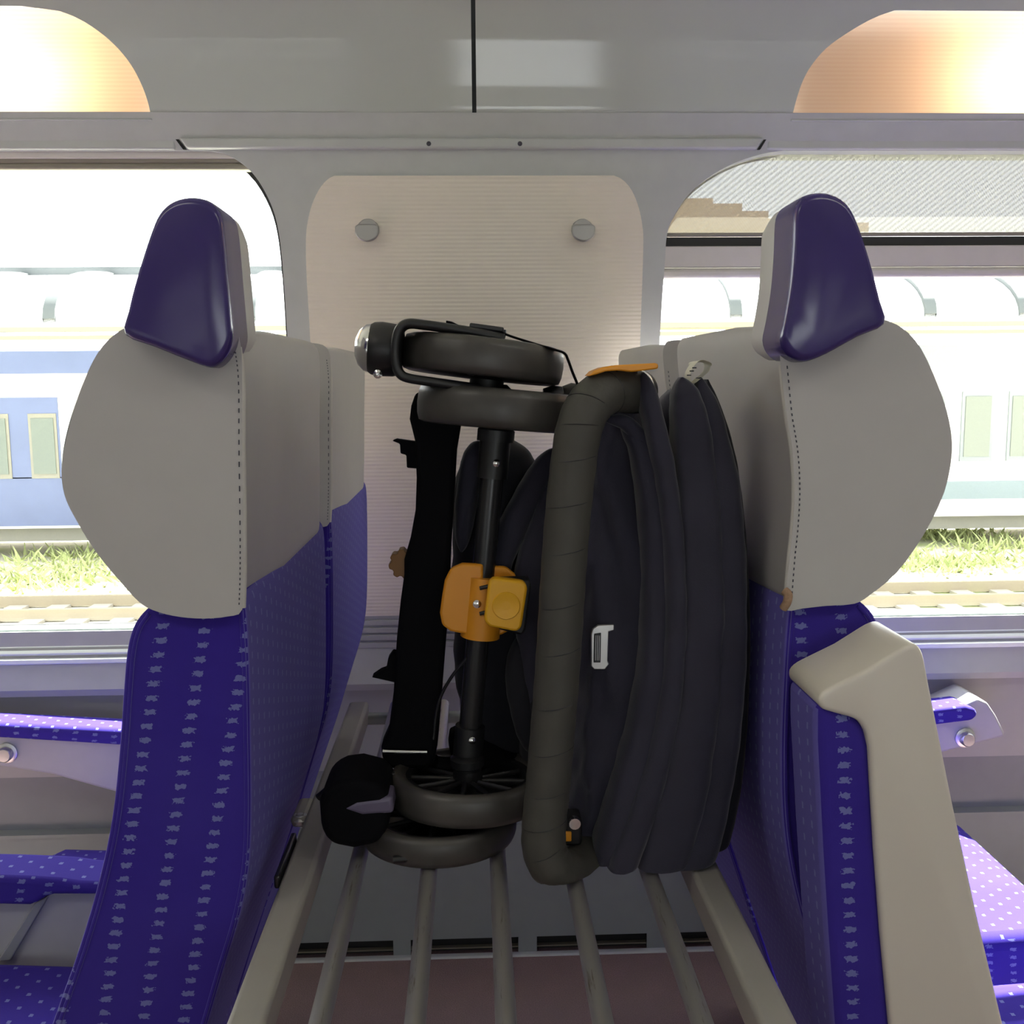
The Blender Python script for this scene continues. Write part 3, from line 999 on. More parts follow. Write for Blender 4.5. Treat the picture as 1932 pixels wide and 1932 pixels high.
    xo = xq + (-0.52 if L else 0.52)
    zt = 0.447 if L else 0.37
    prof_ = [(xq, zt - 0.05), (xq, zt - 0.012), (lerp(xq, xo, .25), zt - 0.002), (lerp(xq, xo, .6), zt + 0.01), (lerp(xq, xo, .9), zt + 0.018), (xo, zt - 0.004), (lerp(xq, xo, 1.02), zt - 0.05), (lerp(xq, xo, .95), zt - 0.11), (xq, zt - 0.11)]
    slab('cushion', prof_, y0 + 0.03, SEAT_Y1 - 0.012, fab, root, bevel=0.022, seg=4, ang=30)
    box('pedestal', (lerp(xq, xo, .5), 1.15, (zt - 0.11) / 2), (0.26, 0.34, zt - 0.11), 'dark_lower', root, bevel=0.01)
    return root
def make_grip(side, root):
    L = side == 'left'
    if L:
        out = [(232, 632), (238, 590), (250, 540), (268, 480), (285, 430), (298, 401), (318, 381), (345, 371), (375, 371), (398, 381), (412, 398), (419, 430), (427, 520), (434, 600), (436, 640), (424, 672), (404, 692), (384, 692), (345, 678), (288, 655)]
    else:
        out = [(1673, 612), (1665, 570), (1650, 510), (1632, 450), (1614, 403), (1597, 378), (1572, 364), (1545, 361), (1521, 367), (1509, 380), (1503, 402), (1500, 470), (1494, 540), (1484, 600), (1477, 638), (1486, 664), (1506, 680), (1527, 682), (1562, 669), (1622, 636)]
    ya, ym, yb = 0.872, 0.935, 0.998
    o2 = [(p.x, p.y) for p in cr([Vector(q) for q in pxo(out, ya)], 3, True)]
    n = len(o2)
    cx = sum(p[0] for p in o2) / n
    cz = sum(p[1] for p in o2) / n
    # shell: domed front face, straight flank
    rings = [(ya + 0.0, 0.90), (ya + 0.0015, 0.965), (ya + 0.005, 0.99), (ya + 0.011, 1.0), (ya + 0.03, 1.0), (ym, 0.995)]
    V, Fc = [], []
    for y, s in rings:
        V += [(cx + (p[0] - cx) * s, y, cz + (p[1] - cz) * s) for p in o2]
    Fc.append(list(range(n)))
    for i in range(len(rings) - 1):
        for k in range(n):
            Fc.append([i * n + k, i * n + (k + 1) % n, (i + 1) * n + (k + 1) % n, (i + 1) * n + k])
    Fc.append([(len(rings) - 1) * n + k for k in range(n - 1, -1, -1)])
    g = mesh('grip', V, Fc, 'grip_purple', root, angle=50)
    tag(g, 'glossy purple hand grip')
    rings = [(ym - 0.002, 0.985), (ym + 0.02, 0.985), (yb - 0.03, 0.955), (yb - 0.012, 0.90), (yb, 0.76)]
    V, Fc = [], []
    for y, s in rings:
        V += [(cx + (p[0] - cx) * s + (0 if p[0] > cx else 0), y, cz - 0.02 + (p[1] - cz + 0.02) * s) for p in o2]
    Fc.append(list(range(n)))
    for i in range(len(rings) - 1):
        for k in range(n):
            Fc.append([i * n + k, i * n + (k + 1) % n, (i + 1) * n + (k + 1) % n, (i + 1) * n + k])
    Fc.append([(len(rings) - 1) * n + k for k in range(n - 1, -1, -1)])
    c = mesh('grip_core', V, Fc, 'leather', root, angle=60)
    tag(c, 'beige rear of the grip')
seatL = make_seat('left')
farL = copy_tree(seatL)
farL.location.y += FAR_DY
for ch_ in farL.children:
    if ch_.name.startswith('cushion'): ch_.location.z -= 0.10
make_grip('left', seatL)
seatR = make_seat('right')
farR = copy_tree(seatR)
farR.location.y += FAR_DY
make_grip('right', seatR)
tag(seatL, 'indigo train seat with grey headrest and purple grip beside the stroller wheels', 'chair', 'train seats')
tag(seatR, 'indigo train seat with beige side armrest, grey headrest and purple grip', 'chair', 'train seats')
tag(farL, 'window seat behind the seat that is nearest the stroller wheels', 'chair', 'train seats')
tag(farR, 'window seat behind the seat with the beige armrest panel', 'chair', 'train seats')

# aisle armrest panel of the right seat
def arm_panel(root):
    Y = 0.80
    out = [(1546, 1338), (1546, 1308), (1640, 1262), (1720, 1212), (1742, 1224), (1754, 1290), (1800, 1520), (1846, 1730), (1898, 1950), (1930, 2080), (1700, 2080), (1680, 1932), (1664, 1760), (1652, 1600), (1645, 1480), (1641, 1410), (1634, 1378), (1618, 1358), (1580, 1348)]
    sh = soft_slab('arm_shell', round_poly(pxo(out, Y), 0.013), Y, Y + 0.085, 0.0045, 'armrest_shell', root)
    tag(sh, 'beige moulded armrest shell')
    pad = [(1540, 1326), (1585, 1340), (1618, 1354), (1636, 1378), (1644, 1410), (1648, 1480), (1655, 1600), (1667, 1760), (1683, 1932), (1702, 2080), (1590, 2080), (1572, 1932), (1560, 1760), (1550, 1600), (1544, 1480), (1540, 1400)]
    pd = slab('arm_pad', pxo(pad, Y + 0.003), Y + 0.004, Y + 0.080, 'fabric_right', root, bevel=0.009, seg=4, ang=30)
    box('arm_bracket', (P(1640, 1700, .9).x, 0.895, 0.72), (0.05, 0.03, 0.06), 'shell_grey', root)
    for px, py in ((1722, 1240), (1570, 1316)):
        p = P(px, py, Y + 0.006)
        box('scuff', p, (0.006, 0.001, 0.003), 'ink', sh, rot=Matrix.Rotation(math.radians(28), 3, 'Y'))
arm_panel(seatR)

# middle divider and armrest of the left pair
def mid_arm():
    Y = 1.402
    root = empty('middle_armrest', (P(60, 1700, Y).x, Y, 0.3))
    pad = [(-260, 1650), (0, 1655), (60, 1657), (110, 1660), (150, 1666), (215, 1668), (260, 1670), (260, 1690), (100, 1690), (85, 1694), (70, 1704), (55, 1710), (-260, 1704)]
    slab('arm_pad', pxo(pad, Y - 0.018), Y - 0.018, Y + 0.058, 'fabric_left', root, bevel=0.010, seg=4, ang=30)
    pan = [(-260, 1690), (240, 1680), (240, 1960), (-260, 1900)]
    slab('side_panel', pxo(pan, Y + 0.005), Y + 0.003, Y + 0.035, 'shell_grey', root, bevel=0.004)
    s = slab('brace', pxo([(66, 1704), (92, 1690), (20, 1812), (-4, 1812)], Y - 0.004), Y - 0.006, Y + 0.004, 'lower_wall', root, bevel=0.002)
    box('foot', (P(20, 1960, Y).x, Y + 0.02, 0.15), (0.10, 0.03, 0.40), 'dark_lower', root)
    tag(root, 'indigo padded middle armrest on a grey divider, left seat pair', 'armrest')
mid_arm()

# wall armrests with round release buttons
def wall_arm(px_pad, px_plate, btn, lab, Y):
    root = empty('wall_armrest', P(btn[0], btn[1], Y))
    tag(root, lab, 'armrest', 'wall armrests')
    fab = 'fabric_left' if btn[0] < 966 else 'fabric_right'
    pl = slab('plate', pxo(px_plate, Y), Y, 2.10, 'shell_grey', root, bevel=0.006, seg=3, ang=30)
    slab('pad', pxo(px_pad, Y - 0.02), Y - 0.02, Y + 0.055, fab, root, bevel=0.012, seg=4, ang=30)
    b = lathe('release_button', [(0.021, 0.0), (0.021, -0.004), (0.0165, -0.006), (0.0150, -0.006), (0.0150, -0.016), (0.0125, -0.019), (0, -0.0195)], P(btn[0], btn[1], Y), (0, 1, 0), 'aluminium', root, seg=28)
wall_arm([(-420, 1352), (0, 1366), (240, 1378), (330, 1384), (330, 1412), (225, 1408), (0, 1394), (-420, 1376)],
         [(-420, 1366), (0, 1386), (330, 1404), (330, 1524), (200, 1490), (100, 1462), (0, 1446), (-300, 1400), (-420, 1392)], (14, 1420),
         'wall armrest with indigo pad and round button, under the sunny unshaded window', 1.99)
wall_arm([(1560, 1350), (1760, 1340), (1822, 1333), (1842, 1338), (1846, 1350), (1835, 1360), (1770, 1368), (1560, 1388)],
         [(1560, 1370), (1770, 1352), (1846, 1318), (1864, 1326), (1880, 1350), (1896, 1382), (1896, 1390), (1780, 1420), (1560, 1490)], (1820, 1391),
         'wall armrest with indigo pad and round button, beside the beige armrest panel', 1.99)

# ================================================================== LUGGAGE RACK
ZR = P(830, 1637, 0.985).z       # top of the bars
def rack():
    root = empty('luggage_rack', (0.08, 1.1, ZR))
    tag(root, 'low luggage rack of metal bars between the seat backs, carrying the stroller', 'rack')
    yf = 0.42
    d_ = ray(690, 1322)
    yb = (CAM + d_ * ((ZR - CAMH) / d_.z)).y
    def pz(px, py):
        d = ray(px, py)
        return CAM + d * ((ZR - 0.010 - CAMH) / d.z)
    for px in (603, 783, 955, 1138, 1325):
        p = pz(px, 1932)
        x = p.x
        tube('bar', [Vector((x, lerp(yf, yb, i / 6), ZR - 0.0095)) for i in range(7)], 0.0088, 'bar_metal', root, seg=16, up=(0, 0, 1), flat=0.0095)
    xl0, xl1 = pz(433, 1932).x, pz(505, 1932).x
    xr0, xr1 = pz(1425, 1932).x, pz(1497, 1932).x
    for a, b in ((xl0, xl1), (xr0, xr1)):
        r = box('side_rail', ((a + b) / 2, (yf + yb) / 2, ZR - 0.0175), (b - a, yb - yf, 0.034), 'rail_beige', root, bevel=0.005, seg=3)
    box('cross_rail', ((xl0 + xr1) / 2, yb - 0.01, ZR - 0.026), (xr1 - xl0 - 0.03, 0.02, 0.016), 'dark_lower', root, bevel=0.004)
    box('cross_rail', ((xl0 + xr1) / 2, yf - 0.01, ZR - 0.022), (xr1 - xl0, 0.03, 0.03), 'rail_beige', root, bevel=0.004)
    x = (xl0 + xr1) / 2
    box('wall_bracket', (x, (yb + 2.12) / 2, ZR - 0.026), (0.05, 2.12 - yb, 0.022), 'dark_lower', root, bevel=0.003)
    # hinge fitting on the rail beside the lower wheels
    d_ = ray(592, 1524)
    p = CAM + d_ * ((ZR + 0.006 - CAMH) / d_.z)
    f_ = box('rail_fitting', (p.x - 0.016, p.y + 0.02, ZR - 0.008), (0.020, 0.06, 0.014), 'rail_beige', root, bevel=0.006)
    lathe('fitting_knob', [(0.006, -0.006), (0.010, -0.003), (0.011, 0.002), (0.007, 0.007), (0, 0.008)], p + Vector((-0.016, 0, -0.0145)), (0, 0, 1), 'aluminium', f_, seg=18)
    box('fitting_hook', (xl0 - 0.004, 1.02, ZR - 0.004), (0.006, 0.10, 0.014), 'black_metal', f_, bevel=0.002)
k = NT('bar_metal')
sp = k.n('ShaderNodeSeparateXYZ')
mp = k.n('ShaderNodeMapping')
mp.inputs['Scale'].default_value = (60, 5, 60)
k.link(k.obj(), mp.inputs[0])
f1 = k.noise(3.0, 5, vec=mp.outputs[0], rough=0.65)
rp = k.n('ShaderNodeValToRGB')
rp.color_ramp.elements[0].position = 0.30
rp.color_ramp.elements[1].position = 0.40
k.link(f1, rp.inputs[0])
k.link(k.mix(rp.outputs[0], (0.20, 0.17, 0.13, 1), (0.42, 0.41, 0.39, 1)), k.b.inputs['Base Color'])
k.b.inputs['Metallic'].default_value = 0.75
k.b.inputs['Roughness'].default_value = 0.42
rack()

# ================================================================== STROLLER
def stroller():
    c0 = P(950, 1600, 1.07)
    S = empty('folded_stroller', (c0.x, 1.07, ZR))
    tag(S, 'folded navy and black stroller with yellow latch standing on the luggage rack', 'stroller')
    def pp(pts, Y=None):
        return [P(q[0], q[1], q[2] if len(q) > 2 else Y) for q in pts]
    # ---- handlebar
    hb = [(1192, 738, 1.0), (1150, 737, .972), (1114, 762, .956), (1092, 812, .95), (1079, 900, .95), (1069, 1000, .95), (1062, 1100, .95), (1056, 1200, .95), (1049, 1300, .95), (1041, 1400, .95),
          (1034, 1480, .95), (1027, 1550, .95), (1027, 1600, .95), (1043, 1634, .952), (1076, 1645, .968), (1104, 1624, 1.0), (1112, 1590, 1.03)]
    path = cr(pp(hb), 8)
    nn = len(path)
    rad = [0.0220 + 0.0012 * max(0, (i / nn - 0.5)) + 0.00025 * math.sin(i * 1.3) for i in range(nn)]
    H = tube('handlebar', path, rad, 'bar_grip', S, seg=24, zmin=ZR + 0.0005)
    tag(H, 'dark grey leatherette wrapped handlebar')
    pos = [10, 17, 23, 29, 36, 43, 51, 58, 66, 73, 81, 88, 96, 103, 110]
    for i in pos:
        if i + 1 >= nn: break
        t = (path[i + 1] - path[i - 1]).normalized()
        t = (t + Vector((0.25, 0, 0.05))).normalized()
        a = t.orthogonal().normalized()
        b = t.cross(a)
        ring = [path[i] + (a * math.cos(q) + b * math.sin(q)) * (rad[i] * 1.004) for q in [2 * math.pi * j / 24 for j in range(24)]]
        if min(v.z for v in ring) < ZR + 0.004:
            continue
        tube('wrap_seam', ring, 0.00055, 'black_plastic', H, seg=5, closed=True)
    # top collar, ring and lever
    e0, e1 = path[0], path[3]
    ax = (e0 - e1).normalized()
    col = lathe('collar', [(0.0, -0.012), (0.0208, -0.012), (0.0215, -0.008), (0.0215, 0.014), (0.020, 0.017), (0, 0.017)], e0, ax, 'black_plastic', S, seg=28)
    lathe('ring', [(0.0217, 0.004), (0.0224, 0.005), (0.0224, 0.007), (0.0217, 0.008)], e0, ax, 'chrome', col, seg=28)
    lev = [(1108, 710), (1118, 700), (1135, 693), (1160, 689), (1200, 687), (1234, 685), (1239, 688), (1238, 696), (1215, 699), (1190, 702), (1165, 699), (1140, 701), (1122, 707)]
    lv = slab('fold_lever', pxo(lev, .955), .945, .985, 'yellow_orange', S, bevel=0.003, ang=30)
    tag(lv, 'orange yellow fold lever')
    tube('lever_pin', pp([(1155, 700, .965), (1195, 706, .985)]), 0.0055, 'black_plastic', S, seg=10)
    # ---- wheels
    def wheel(c, axis, r, w, nsp=12):
        c = Vector(c)
        ax = Vector(axis).normalized()
        h = w / 2
        ty = [(r * 0.80, -h * 0.8), (r * 0.90, -h), (r * 0.965, -h * 0.9), (r * 0.99, -h * 0.55), (r, 0), (r * 0.99, h * 0.55), (r * 0.965, h * 0.9), (r * 0.90, h), (r * 0.80, h * 0.8)]
        T = lathe('wheel', ty, c, ax, 'rubber', S, seg=56, closed=True, angle=70)
        lathe('rim', [(r * 0.74, -h * 0.7), (r * 0.81, -h * 0.75), (r * 0.81, h * 0.75), (r * 0.74, h * 0.7)], c, ax, 'black_plastic', T, seg=40, closed=True)
        a = ax.orthogonal().normalized()
        b = ax.cross(a)
        for i in range(nsp):
            q = 2 * math.pi * i / nsp
            d = a * math.cos(q) + b * math.sin(q)
            d2 = a * math.cos(q + 0.16) + b * math.sin(q + 0.16)
            tube('spoke', [c + d * (r * 0.14) + ax * (h * 0.35), c + d2 * (r * 0.78) + ax * (h * 0.35)], 0.0032, 'black_plastic', T, seg=6)
        lathe('web', [(0, -h * 0.25), (r * 0.76, -h * 0.25), (r * 0.76, -h * 0.15), (0, -h * 0.15)], c, ax, 'black_plastic', T, seg=32)
        hb_ = lathe('hub', [(0, -h * 0.9), (r * 0.17, -h * 0.9), (r * 0.19, 0), (r * 0.17, h * 1.0), (r * 0.10, h * 1.25), (0, h * 1.25)], c, ax, 'black_plastic', T, seg=24)
        return T
    YA = 1.062
    cA = P(911, 679, YA)
    cB = P(938, 770, YA)
    axA = Vector((0.120, 0.03, 0.99)).normalized()
    axB = Vector((0.095, 0.02, 0.995)).normalized()
    tag(wheel(cA, axA, 0.0845, 0.0375), 'topmost scuffed black wheel')
    wheel(cB, axB, 0.0840, 0.0400)
    cD = Vector((P(828, 1560, 1.062).x, 1.062, ZR + 0.0165))
    cC = Vector((P(884, 1500, 1.068).x, 1.068, ZR + 0.0330 + 0.0210))
    wheel(cD, (0.0, 0, 1), 0.0865, 0.032)
    wheel(cC, (0.02, 0.045, 1), 0.0865, 0.036)
    # axle stub between the upper wheels
    lathe('axle', [(0.018, -0.012), (0.018, 0.004), (0.013, 0.008), (0.013, 0.022)], P(918, 724, YA), axA, 'black_plastic', S, seg=20)
    lathe('axle', [(0.020, -0.010), (0.020, 0.002), (0.015, 0.006), (0.015, 0.03)], P(936, 815, 1.07) , axB, 'black_plastic', S, seg=20)
    lathe('axle', [(0.016, -0.02), (0.016, 0.01), (0.019, 0.012), (0.019, 0.02), (0.013, 0.024)], P(882, 1462, 1.07), (0, 0, 1), 'black_plastic', S, seg=20)
    # ---- fork round the top wheel
    fk = cr(pp([(950, 640), (905, 630), (850, 621), (800, 614), (772, 612), (757, 621), (750, 640), (748, 664), (750, 690), (757, 706), (774, 714), (820, 721), (870, 728), (905, 733)], YA - 0.045), 5)
    FK = tube('fork', fk, 0.0046, 'black_plastic', S, seg=10, up=(0, 1, 0), flat=0.017)
    tube('fork_edge', [p + Vector((0, -0.017, 0)) for p in fk], 0.0046, 'black_plastic', FK, seg=8)
    lathe('fork_bolt', [(0, -0.004), (0.007, -0.004), (0.008, 0.0), (0.008, 0.005), (0, 0.005)], P(940, 631, YA - 0.045), (0.1, 0, 1), 'black_plastic', FK, seg=14)
    kax = (P(690, 656, YA - .02) - P(750, 662, YA - .02)).normalized()
    kn = lathe('swivel_housing', [(0.0, -0.004), (0.024, -0.004), (0.0265, 0.004), (0.0275, 0.018), (0.0265, 0.026), (0.024, 0.030), (0, 0.030)], P(752, 662, YA - .02), kax, 'black_plastic', S, seg=32)
    tag(lathe('swivel_cap', [(0.0245, 0.029), (0.0235, 0.034), (0.018, 0.040), (0.010, 0.0435), (0, 0.0445)], P(752, 662, YA - .02), kax, 'chrome', kn, seg=32), 'chrome end cap')
    lathe('cap_screw', [(0, -0.003), (0.0045, -0.003), (0.0045, 0.003), (0.002, 0.004), (0, 0.003)], P(713, 706, YA - .035), (0, -1, 0), 'chrome', kn, seg=12)
    # webbing over the top wheel
    sp_ = cr(pp([(842, 607), (852, 609), (868, 616), (890, 618), (912, 616), (935, 622), (960, 633), (1000, 646), (1040, 658), (1064, 666), (1072, 680), (1080, 702), (1090, 726)], YA - 0.05), 5)
    tube('webbing_strap', sp_, 0.0012, 'black_strap', S, seg=8, up=(0, 1, 0), flat=0.008)
    box('strap_buckle', P(918, 619, YA - 0.05), (0.034, 0.022, 0.005), 'black_plastic', S, bevel=0.0015, rot=Matrix.Rotation(math.radians(8), 3, 'Y'))
    # nubs beside the wheels
    for px, py, Y, r in ((1044, 747, 1.06, 0.011), (1080, 745, 1.09, 0.013), (762, 765, 1.08, 0.0)):
        if r:
            lathe('end_plug', [(0, -0.012), (r * .8, -0.010), (r, 0), (r * .8, 0.010), (0, 0.012)], P(px, py, Y), (1, 0, 0.1), 'black_plastic', S, seg=16)
    # ---- pole with collars, screws
    p0, p1 = P(936, 812, 1.075), P(880, 1452, 1.075)
    tube('pole', [p0.lerp(p1, i / 6) for i in range(7)], 0.0125, 'black_metal', S, seg=24)
    def on(t): return p0.lerp(p1, t)
    dirp = (p1 - p0).normalized()
    for t0, t1, rr in ((0.015, 0.135, 0.0165), (0.865, 0.985, 0.0165)):
        cl = tube('pole_collar', [on(lerp(t0, t1, i / 4)) for i in range(5)], rr, 'black_plastic', S, seg=24)
        m_ = on(lerp(t0, t1, 0.62 if t0 < .5 else 0.25))
        lathe('screw', [(0.0045, 0.0), (0.0042, 0.002), (0.002, 0.0035), (0, 0.0035)], m_ + Vector((0.003, -rr + 0.0008, 0)), (0.15, -1, 0), 'chrome', cl, seg=14)
    # ---- yellow latch
    Yb = 1.064
    lat = slab('latch_wing', pxo([(912, 1064), (872, 1062), (850, 1072), (839, 1095), (834, 1125), (830, 1155), (834, 1178), (850, 1190), (880, 1196), (908, 1196)], Yb), Yb - 0.004, Yb + 0.006, 'yellow_orange', S, bevel=0.003, ang=30)
    tag(lat, 'orange yellow frame latch')
    slab('latch_wing_rear', pxo([(930, 1070), (955, 1072), (972, 1086), (980, 1104), (968, 1190), (945, 1202), (925, 1200)], Yb), Yb + 0.006, Yb + 0.016, 'yellow_orange', lat, bevel=0.003, ang=30)
    tq0 = (1080 - 812) / (1452 - 812)
    tq1 = (1194 - 812) / (1452 - 812)
    tube('latch_sleeve', [on(lerp(tq0, tq1, i / 4)) + Vector((0.002, 0, 0)) for i in range(5)], 0.0215, 'yellow_orange', lat, seg=28)
    hs = slab('latch_housing', pxo([(940, 1096), (998, 1094), (1003, 1102), (992, 1190), (985, 1199), (940, 1188)], 1.036), 1.036, 1.062, 'black_plastic', lat, bevel=0.003, ang=30)
    bt = slab('latch_button', pxo([(928, 1092), (938, 1091), (986, 1097), (994, 1104), (995, 1112), (984, 1184), (976, 1192), (966, 1191), (924, 1183), (915, 1174), (914, 1164), (922, 1100)], 1.026), 1.026, 1.040, 'yellow', lat, bevel=0.004, ang=30)
    lathe('dimple', [(0.0150, 0.0004), (0.0140, -0.0012), (0.0115, -0.0008), (0.007, -0.0001), (0, 0.0002)], P(955, 1143, 1.026), (0, 1, 0), 'yellow', lat, seg=28)
    for py in (1110, 1158):
        tube('latch_slot', pp([(905, py, 1.0535), (922, py - 4, 1.053)]), 0.0022, 'black_plastic', lat, seg=8)
    lathe('screw', [(0.0048, 0.0), (0.0045, 0.002), (0.002, 0.0032), (0, 0.003)], P(900, 1139, 1.0545), (0, -1, 0), 'chrome', lat, seg=14)
    # ---- flat black side frame with clips
    fr = [(786, 738), (868, 745), (872, 790), (862, 850), (858, 920), (852, 1020), (846, 1150), (838, 1250), (832, 1330), (826, 1400), (820, 1428), (808, 1443), (738, 1443), (724, 1430), (721, 1402), (735, 1370), (744, 1300), (750, 1200), (757, 1130), (764, 1080), (764, 1052), (776, 1010), (785, 960), (787, 900), (784, 830), (774, 790), (777, 765)]
    FR = slab('side_frame', pxo(fr, 1.10), 1.085, 1.125, 'black_strap', S, bevel=0.006, ang=30)
    tag(FR, 'flat black webbing covered side frame')
    slab('clip', pxo([(740, 831), (748, 828), (792, 834), (792, 884), (768, 882), (767, 858), (756, 855), (755, 837)], 1.10), 1.095, 1.112, 'black_strap', FR, bevel=0.0015)
    slab('clip', pxo([(702, 1276), (718, 1265), (729, 1261), (733, 1240), (741, 1229), (762, 1234), (756, 1288)], 1.10), 1.095, 1.112, 'black_strap', FR, bevel=0.0015)
    gear = []
    gc = P(762, 1063, 1.10)
    for i in range(40):
        q = 2 * math.pi * i / 40
        r = 0.0165 if (i % 5) in (0, 1, 2) else 0.0138
        gear.append((gc.x + r * math.cos(q), gc.z + r * math.sin(q)))
    tag(slab('adjuster_knob', gear, 1.094, 1.116, 'dull_orange', FR, bevel=0.001), 'ochre toothed knob')
    tube('foot_bar', pp([(722, 1418, 1.08), (806, 1419, 1.08)]), 0.0025, 'chrome', FR, seg=8)
    tube('brake_cable', cr(pp([(884, 1238, 1.07), (850, 1280, 1.075), (826, 1330, 1.08), (818, 1395, 1.08)]), 5), 0.0018, 'black_plastic', S, seg=8)
    # ---- lower left brake block and guard
    bk = [(602, 1512), (612, 1488), (640, 1474), (672, 1470), (712, 1480), (735, 1500), (735, 1560), (712, 1592), (668, 1600), (625, 1592), (606, 1566)]
    BK = slab('brake_housing', pxo(bk, 1.0), 0.995, 1.08, 'black_strap', S, bevel=0.012, ang=30, seg=4)
    slab('brake_cover', pxo([(652, 1500), (680, 1486), (745, 1478), (748, 1508), (690, 1512)], 1.03), 0.994, 1.03, 'cover_purple', BK, bevel=0.004, ang=30)
    lathe('screw', [(0.005, 0.0), (0.0045, 0.002), (0, 0.003)], P(650, 1496, 0.999), (0, -1, 0.2), 'chrome', BK, seg=12)
    tube('guard_rod', cr(pp([(600, 1505, 1.05), (640, 1476, 1.05), (690, 1474, 1.05), (745, 1462, 1.06)]), 5), 0.004, 'black_metal', BK, seg=10)
    tube('peg', pp([(742, 1622, 0.985), (790, 1618, 0.985)]), 0.004, 'black_plastic', S, seg=8)
    # ---- fabric
    def fold(name, pts, Y, dh, mat='navy', seg=28, parent=S, wob=0.02, sq=0.75, wr=0.0035):
        px = cr([Vector((q[0], q[1], q[2], q[3] if len(q) > 3 else Y)).to_4d() if False else Vector((q[0], q[1], q[2])) for q in pts], 12)
        path_, hw = [], []
        n = len(px)
        ph = random.random() * 6
        for i, q in enumerate(px):
            path_.append(P(q.x, q.y, Y))
            m_ = min(i, n - 1 - i)
            e = math.sqrt(max(0.0, 1 - (1 - m_ / 7.0) ** 2)) if m_ < 7 else 1.0
            e = max(e, 0.15)
            hw.append(q.z / F * Y * e * (1 + wob * math.sin(ph + i * 0.5) + wob * 0.6 * math.sin(ph * 2 + i * 1.2)))
        dd = [dh * max(0.25, min(1, h_ / (hw[n // 2] + 1e-6))) for h_ in hw]
        return tube(name, path_, hw, mat, parent, seg=seg, up=(0, 1, 0), flat=dd, zmin=ZR + 0.0005, sq=sq,
                    disp=lambda v: v + Vector((0.4, 1, 0)) * wr * (noise.noise(Vector((v.x * 42 + ph + v.z * 9, v.y * 12, v.z * 7))) + 0.5 * noise.noise(Vector((v.x * 95 - v.z * 30, v.y * 20, v.z * 22 + ph)))))
    # big shapes first
    body = fold('seat_fabric', [(1150, 745, 30), (1168, 840, 66), (1180, 1000, 100), (1184, 1200, 118), (1176, 1400, 116), (1160, 1540, 100), (1150, 1650, 70)], 1.062, 0.070, wob=0.01, seg=64, sq=0.6, wr=0.016)
    tag(body, 'navy folded seat fabric')
    fold('canopy_fabric', [(1268, 735, 40), (1285, 840, 62), (1305, 1000, 78), (1312, 1200, 80), (1300, 1400, 84), (1272, 1550, 80), (1244, 1660, 60)], 1.060, 0.062, wob=0.01)
    fold('canopy_fold', [(1212, 703, 14), (1228, 780, 20), (1252, 900, 22), (1268, 1040, 23), (1270, 1200, 24), (1252, 1360, 27), (1216, 1500, 30), (1176, 1610, 30), (1158, 1662, 26)], 0.985, 0.028)
    fold('canopy_fold', [(1284, 712, 18), (1297, 780, 32), (1312, 920, 40), (1320, 1080, 42), (1315, 1240, 45), (1296, 1400, 50), (1262, 1550, 54), (1222, 1672, 48)], 0.990, 0.036, sq=0.6)
    fold('canopy_fold', [(1318, 712, 12), (1336, 800, 26), (1356, 930, 34), (1364, 1080, 36), (1362, 1240, 38), (1345, 1400, 42), (1312, 1550, 48), (1270, 1680, 46)], 1.000, 0.040, sq=0.6)
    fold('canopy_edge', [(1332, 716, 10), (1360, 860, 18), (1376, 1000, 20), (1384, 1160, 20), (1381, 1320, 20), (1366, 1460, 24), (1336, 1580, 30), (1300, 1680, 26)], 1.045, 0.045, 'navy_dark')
    fold('fabric_crease', [(1172, 800, 10), (1206, 850, 20), (1226, 960, 26), (1236, 1100, 30), (1232, 1240, 34), (1210, 1380, 38), (1176, 1500, 38), (1142, 1612, 30), (1136, 1650, 22)], 1.000, 0.034)
    fold('fabric_crease', [(1140, 790, 9), (1185, 802, 15), (1222, 860, 17), (1244, 960, 13), (1250, 1060, 8)], 0.992, 0.012)
    # inner seat behind the pole
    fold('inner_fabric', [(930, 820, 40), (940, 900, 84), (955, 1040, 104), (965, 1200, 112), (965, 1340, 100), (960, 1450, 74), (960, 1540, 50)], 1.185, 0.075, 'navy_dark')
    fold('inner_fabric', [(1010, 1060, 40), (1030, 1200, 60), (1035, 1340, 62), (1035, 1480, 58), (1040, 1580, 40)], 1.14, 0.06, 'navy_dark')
    fold('fabric_crease', [(1046, 846, 14), (1012, 905, 24), (972, 985, 28), (940, 1060, 28), (922, 1150, 20)], 1.105, 0.020)
    fold('fabric_crease', [(1042, 900, 14), (1024, 985, 26), (1005, 1060, 30), (998, 1140, 30), (1006, 1230, 28), (1016, 1330, 22), (1030, 1440, 16)], 1.10, 0.022)
    fold('fabric_crease', [(905, 832, 18), (890, 880, 22), (878, 960, 20), (872, 1040, 14)], 1.125, 0.02)
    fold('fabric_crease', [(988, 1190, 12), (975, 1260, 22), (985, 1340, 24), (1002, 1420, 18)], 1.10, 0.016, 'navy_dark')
    fold('base_fabric', [(850, 1380, 26), (900, 1415, 40), (960, 1440, 44), (1020, 1440, 30)], 1.15, 0.05, 'black_strap')
    # metal buckle on the fabric
    bz = 0.977
    BU = slab('buckle', pxo([(1118, 1186), (1128, 1179), (1158, 1178), (1158, 1188), (1148, 1191), (1146, 1246), (1149, 1252), (1141, 1262), (1121, 1262), (1115, 1256), (1115, 1196)], bz), bz - 0.002, bz + 0.002, 'aluminium', S, bevel=0.0008)
    tag(BU, 'metal strap buckle')
    slab('buckle_slot', pxo([(1121, 1196), (1134, 1194), (1133, 1250), (1120, 1250)], bz - .003), bz - 0.0035, bz - 0.0015, 'black_plastic', BU, bevel=0.0004)
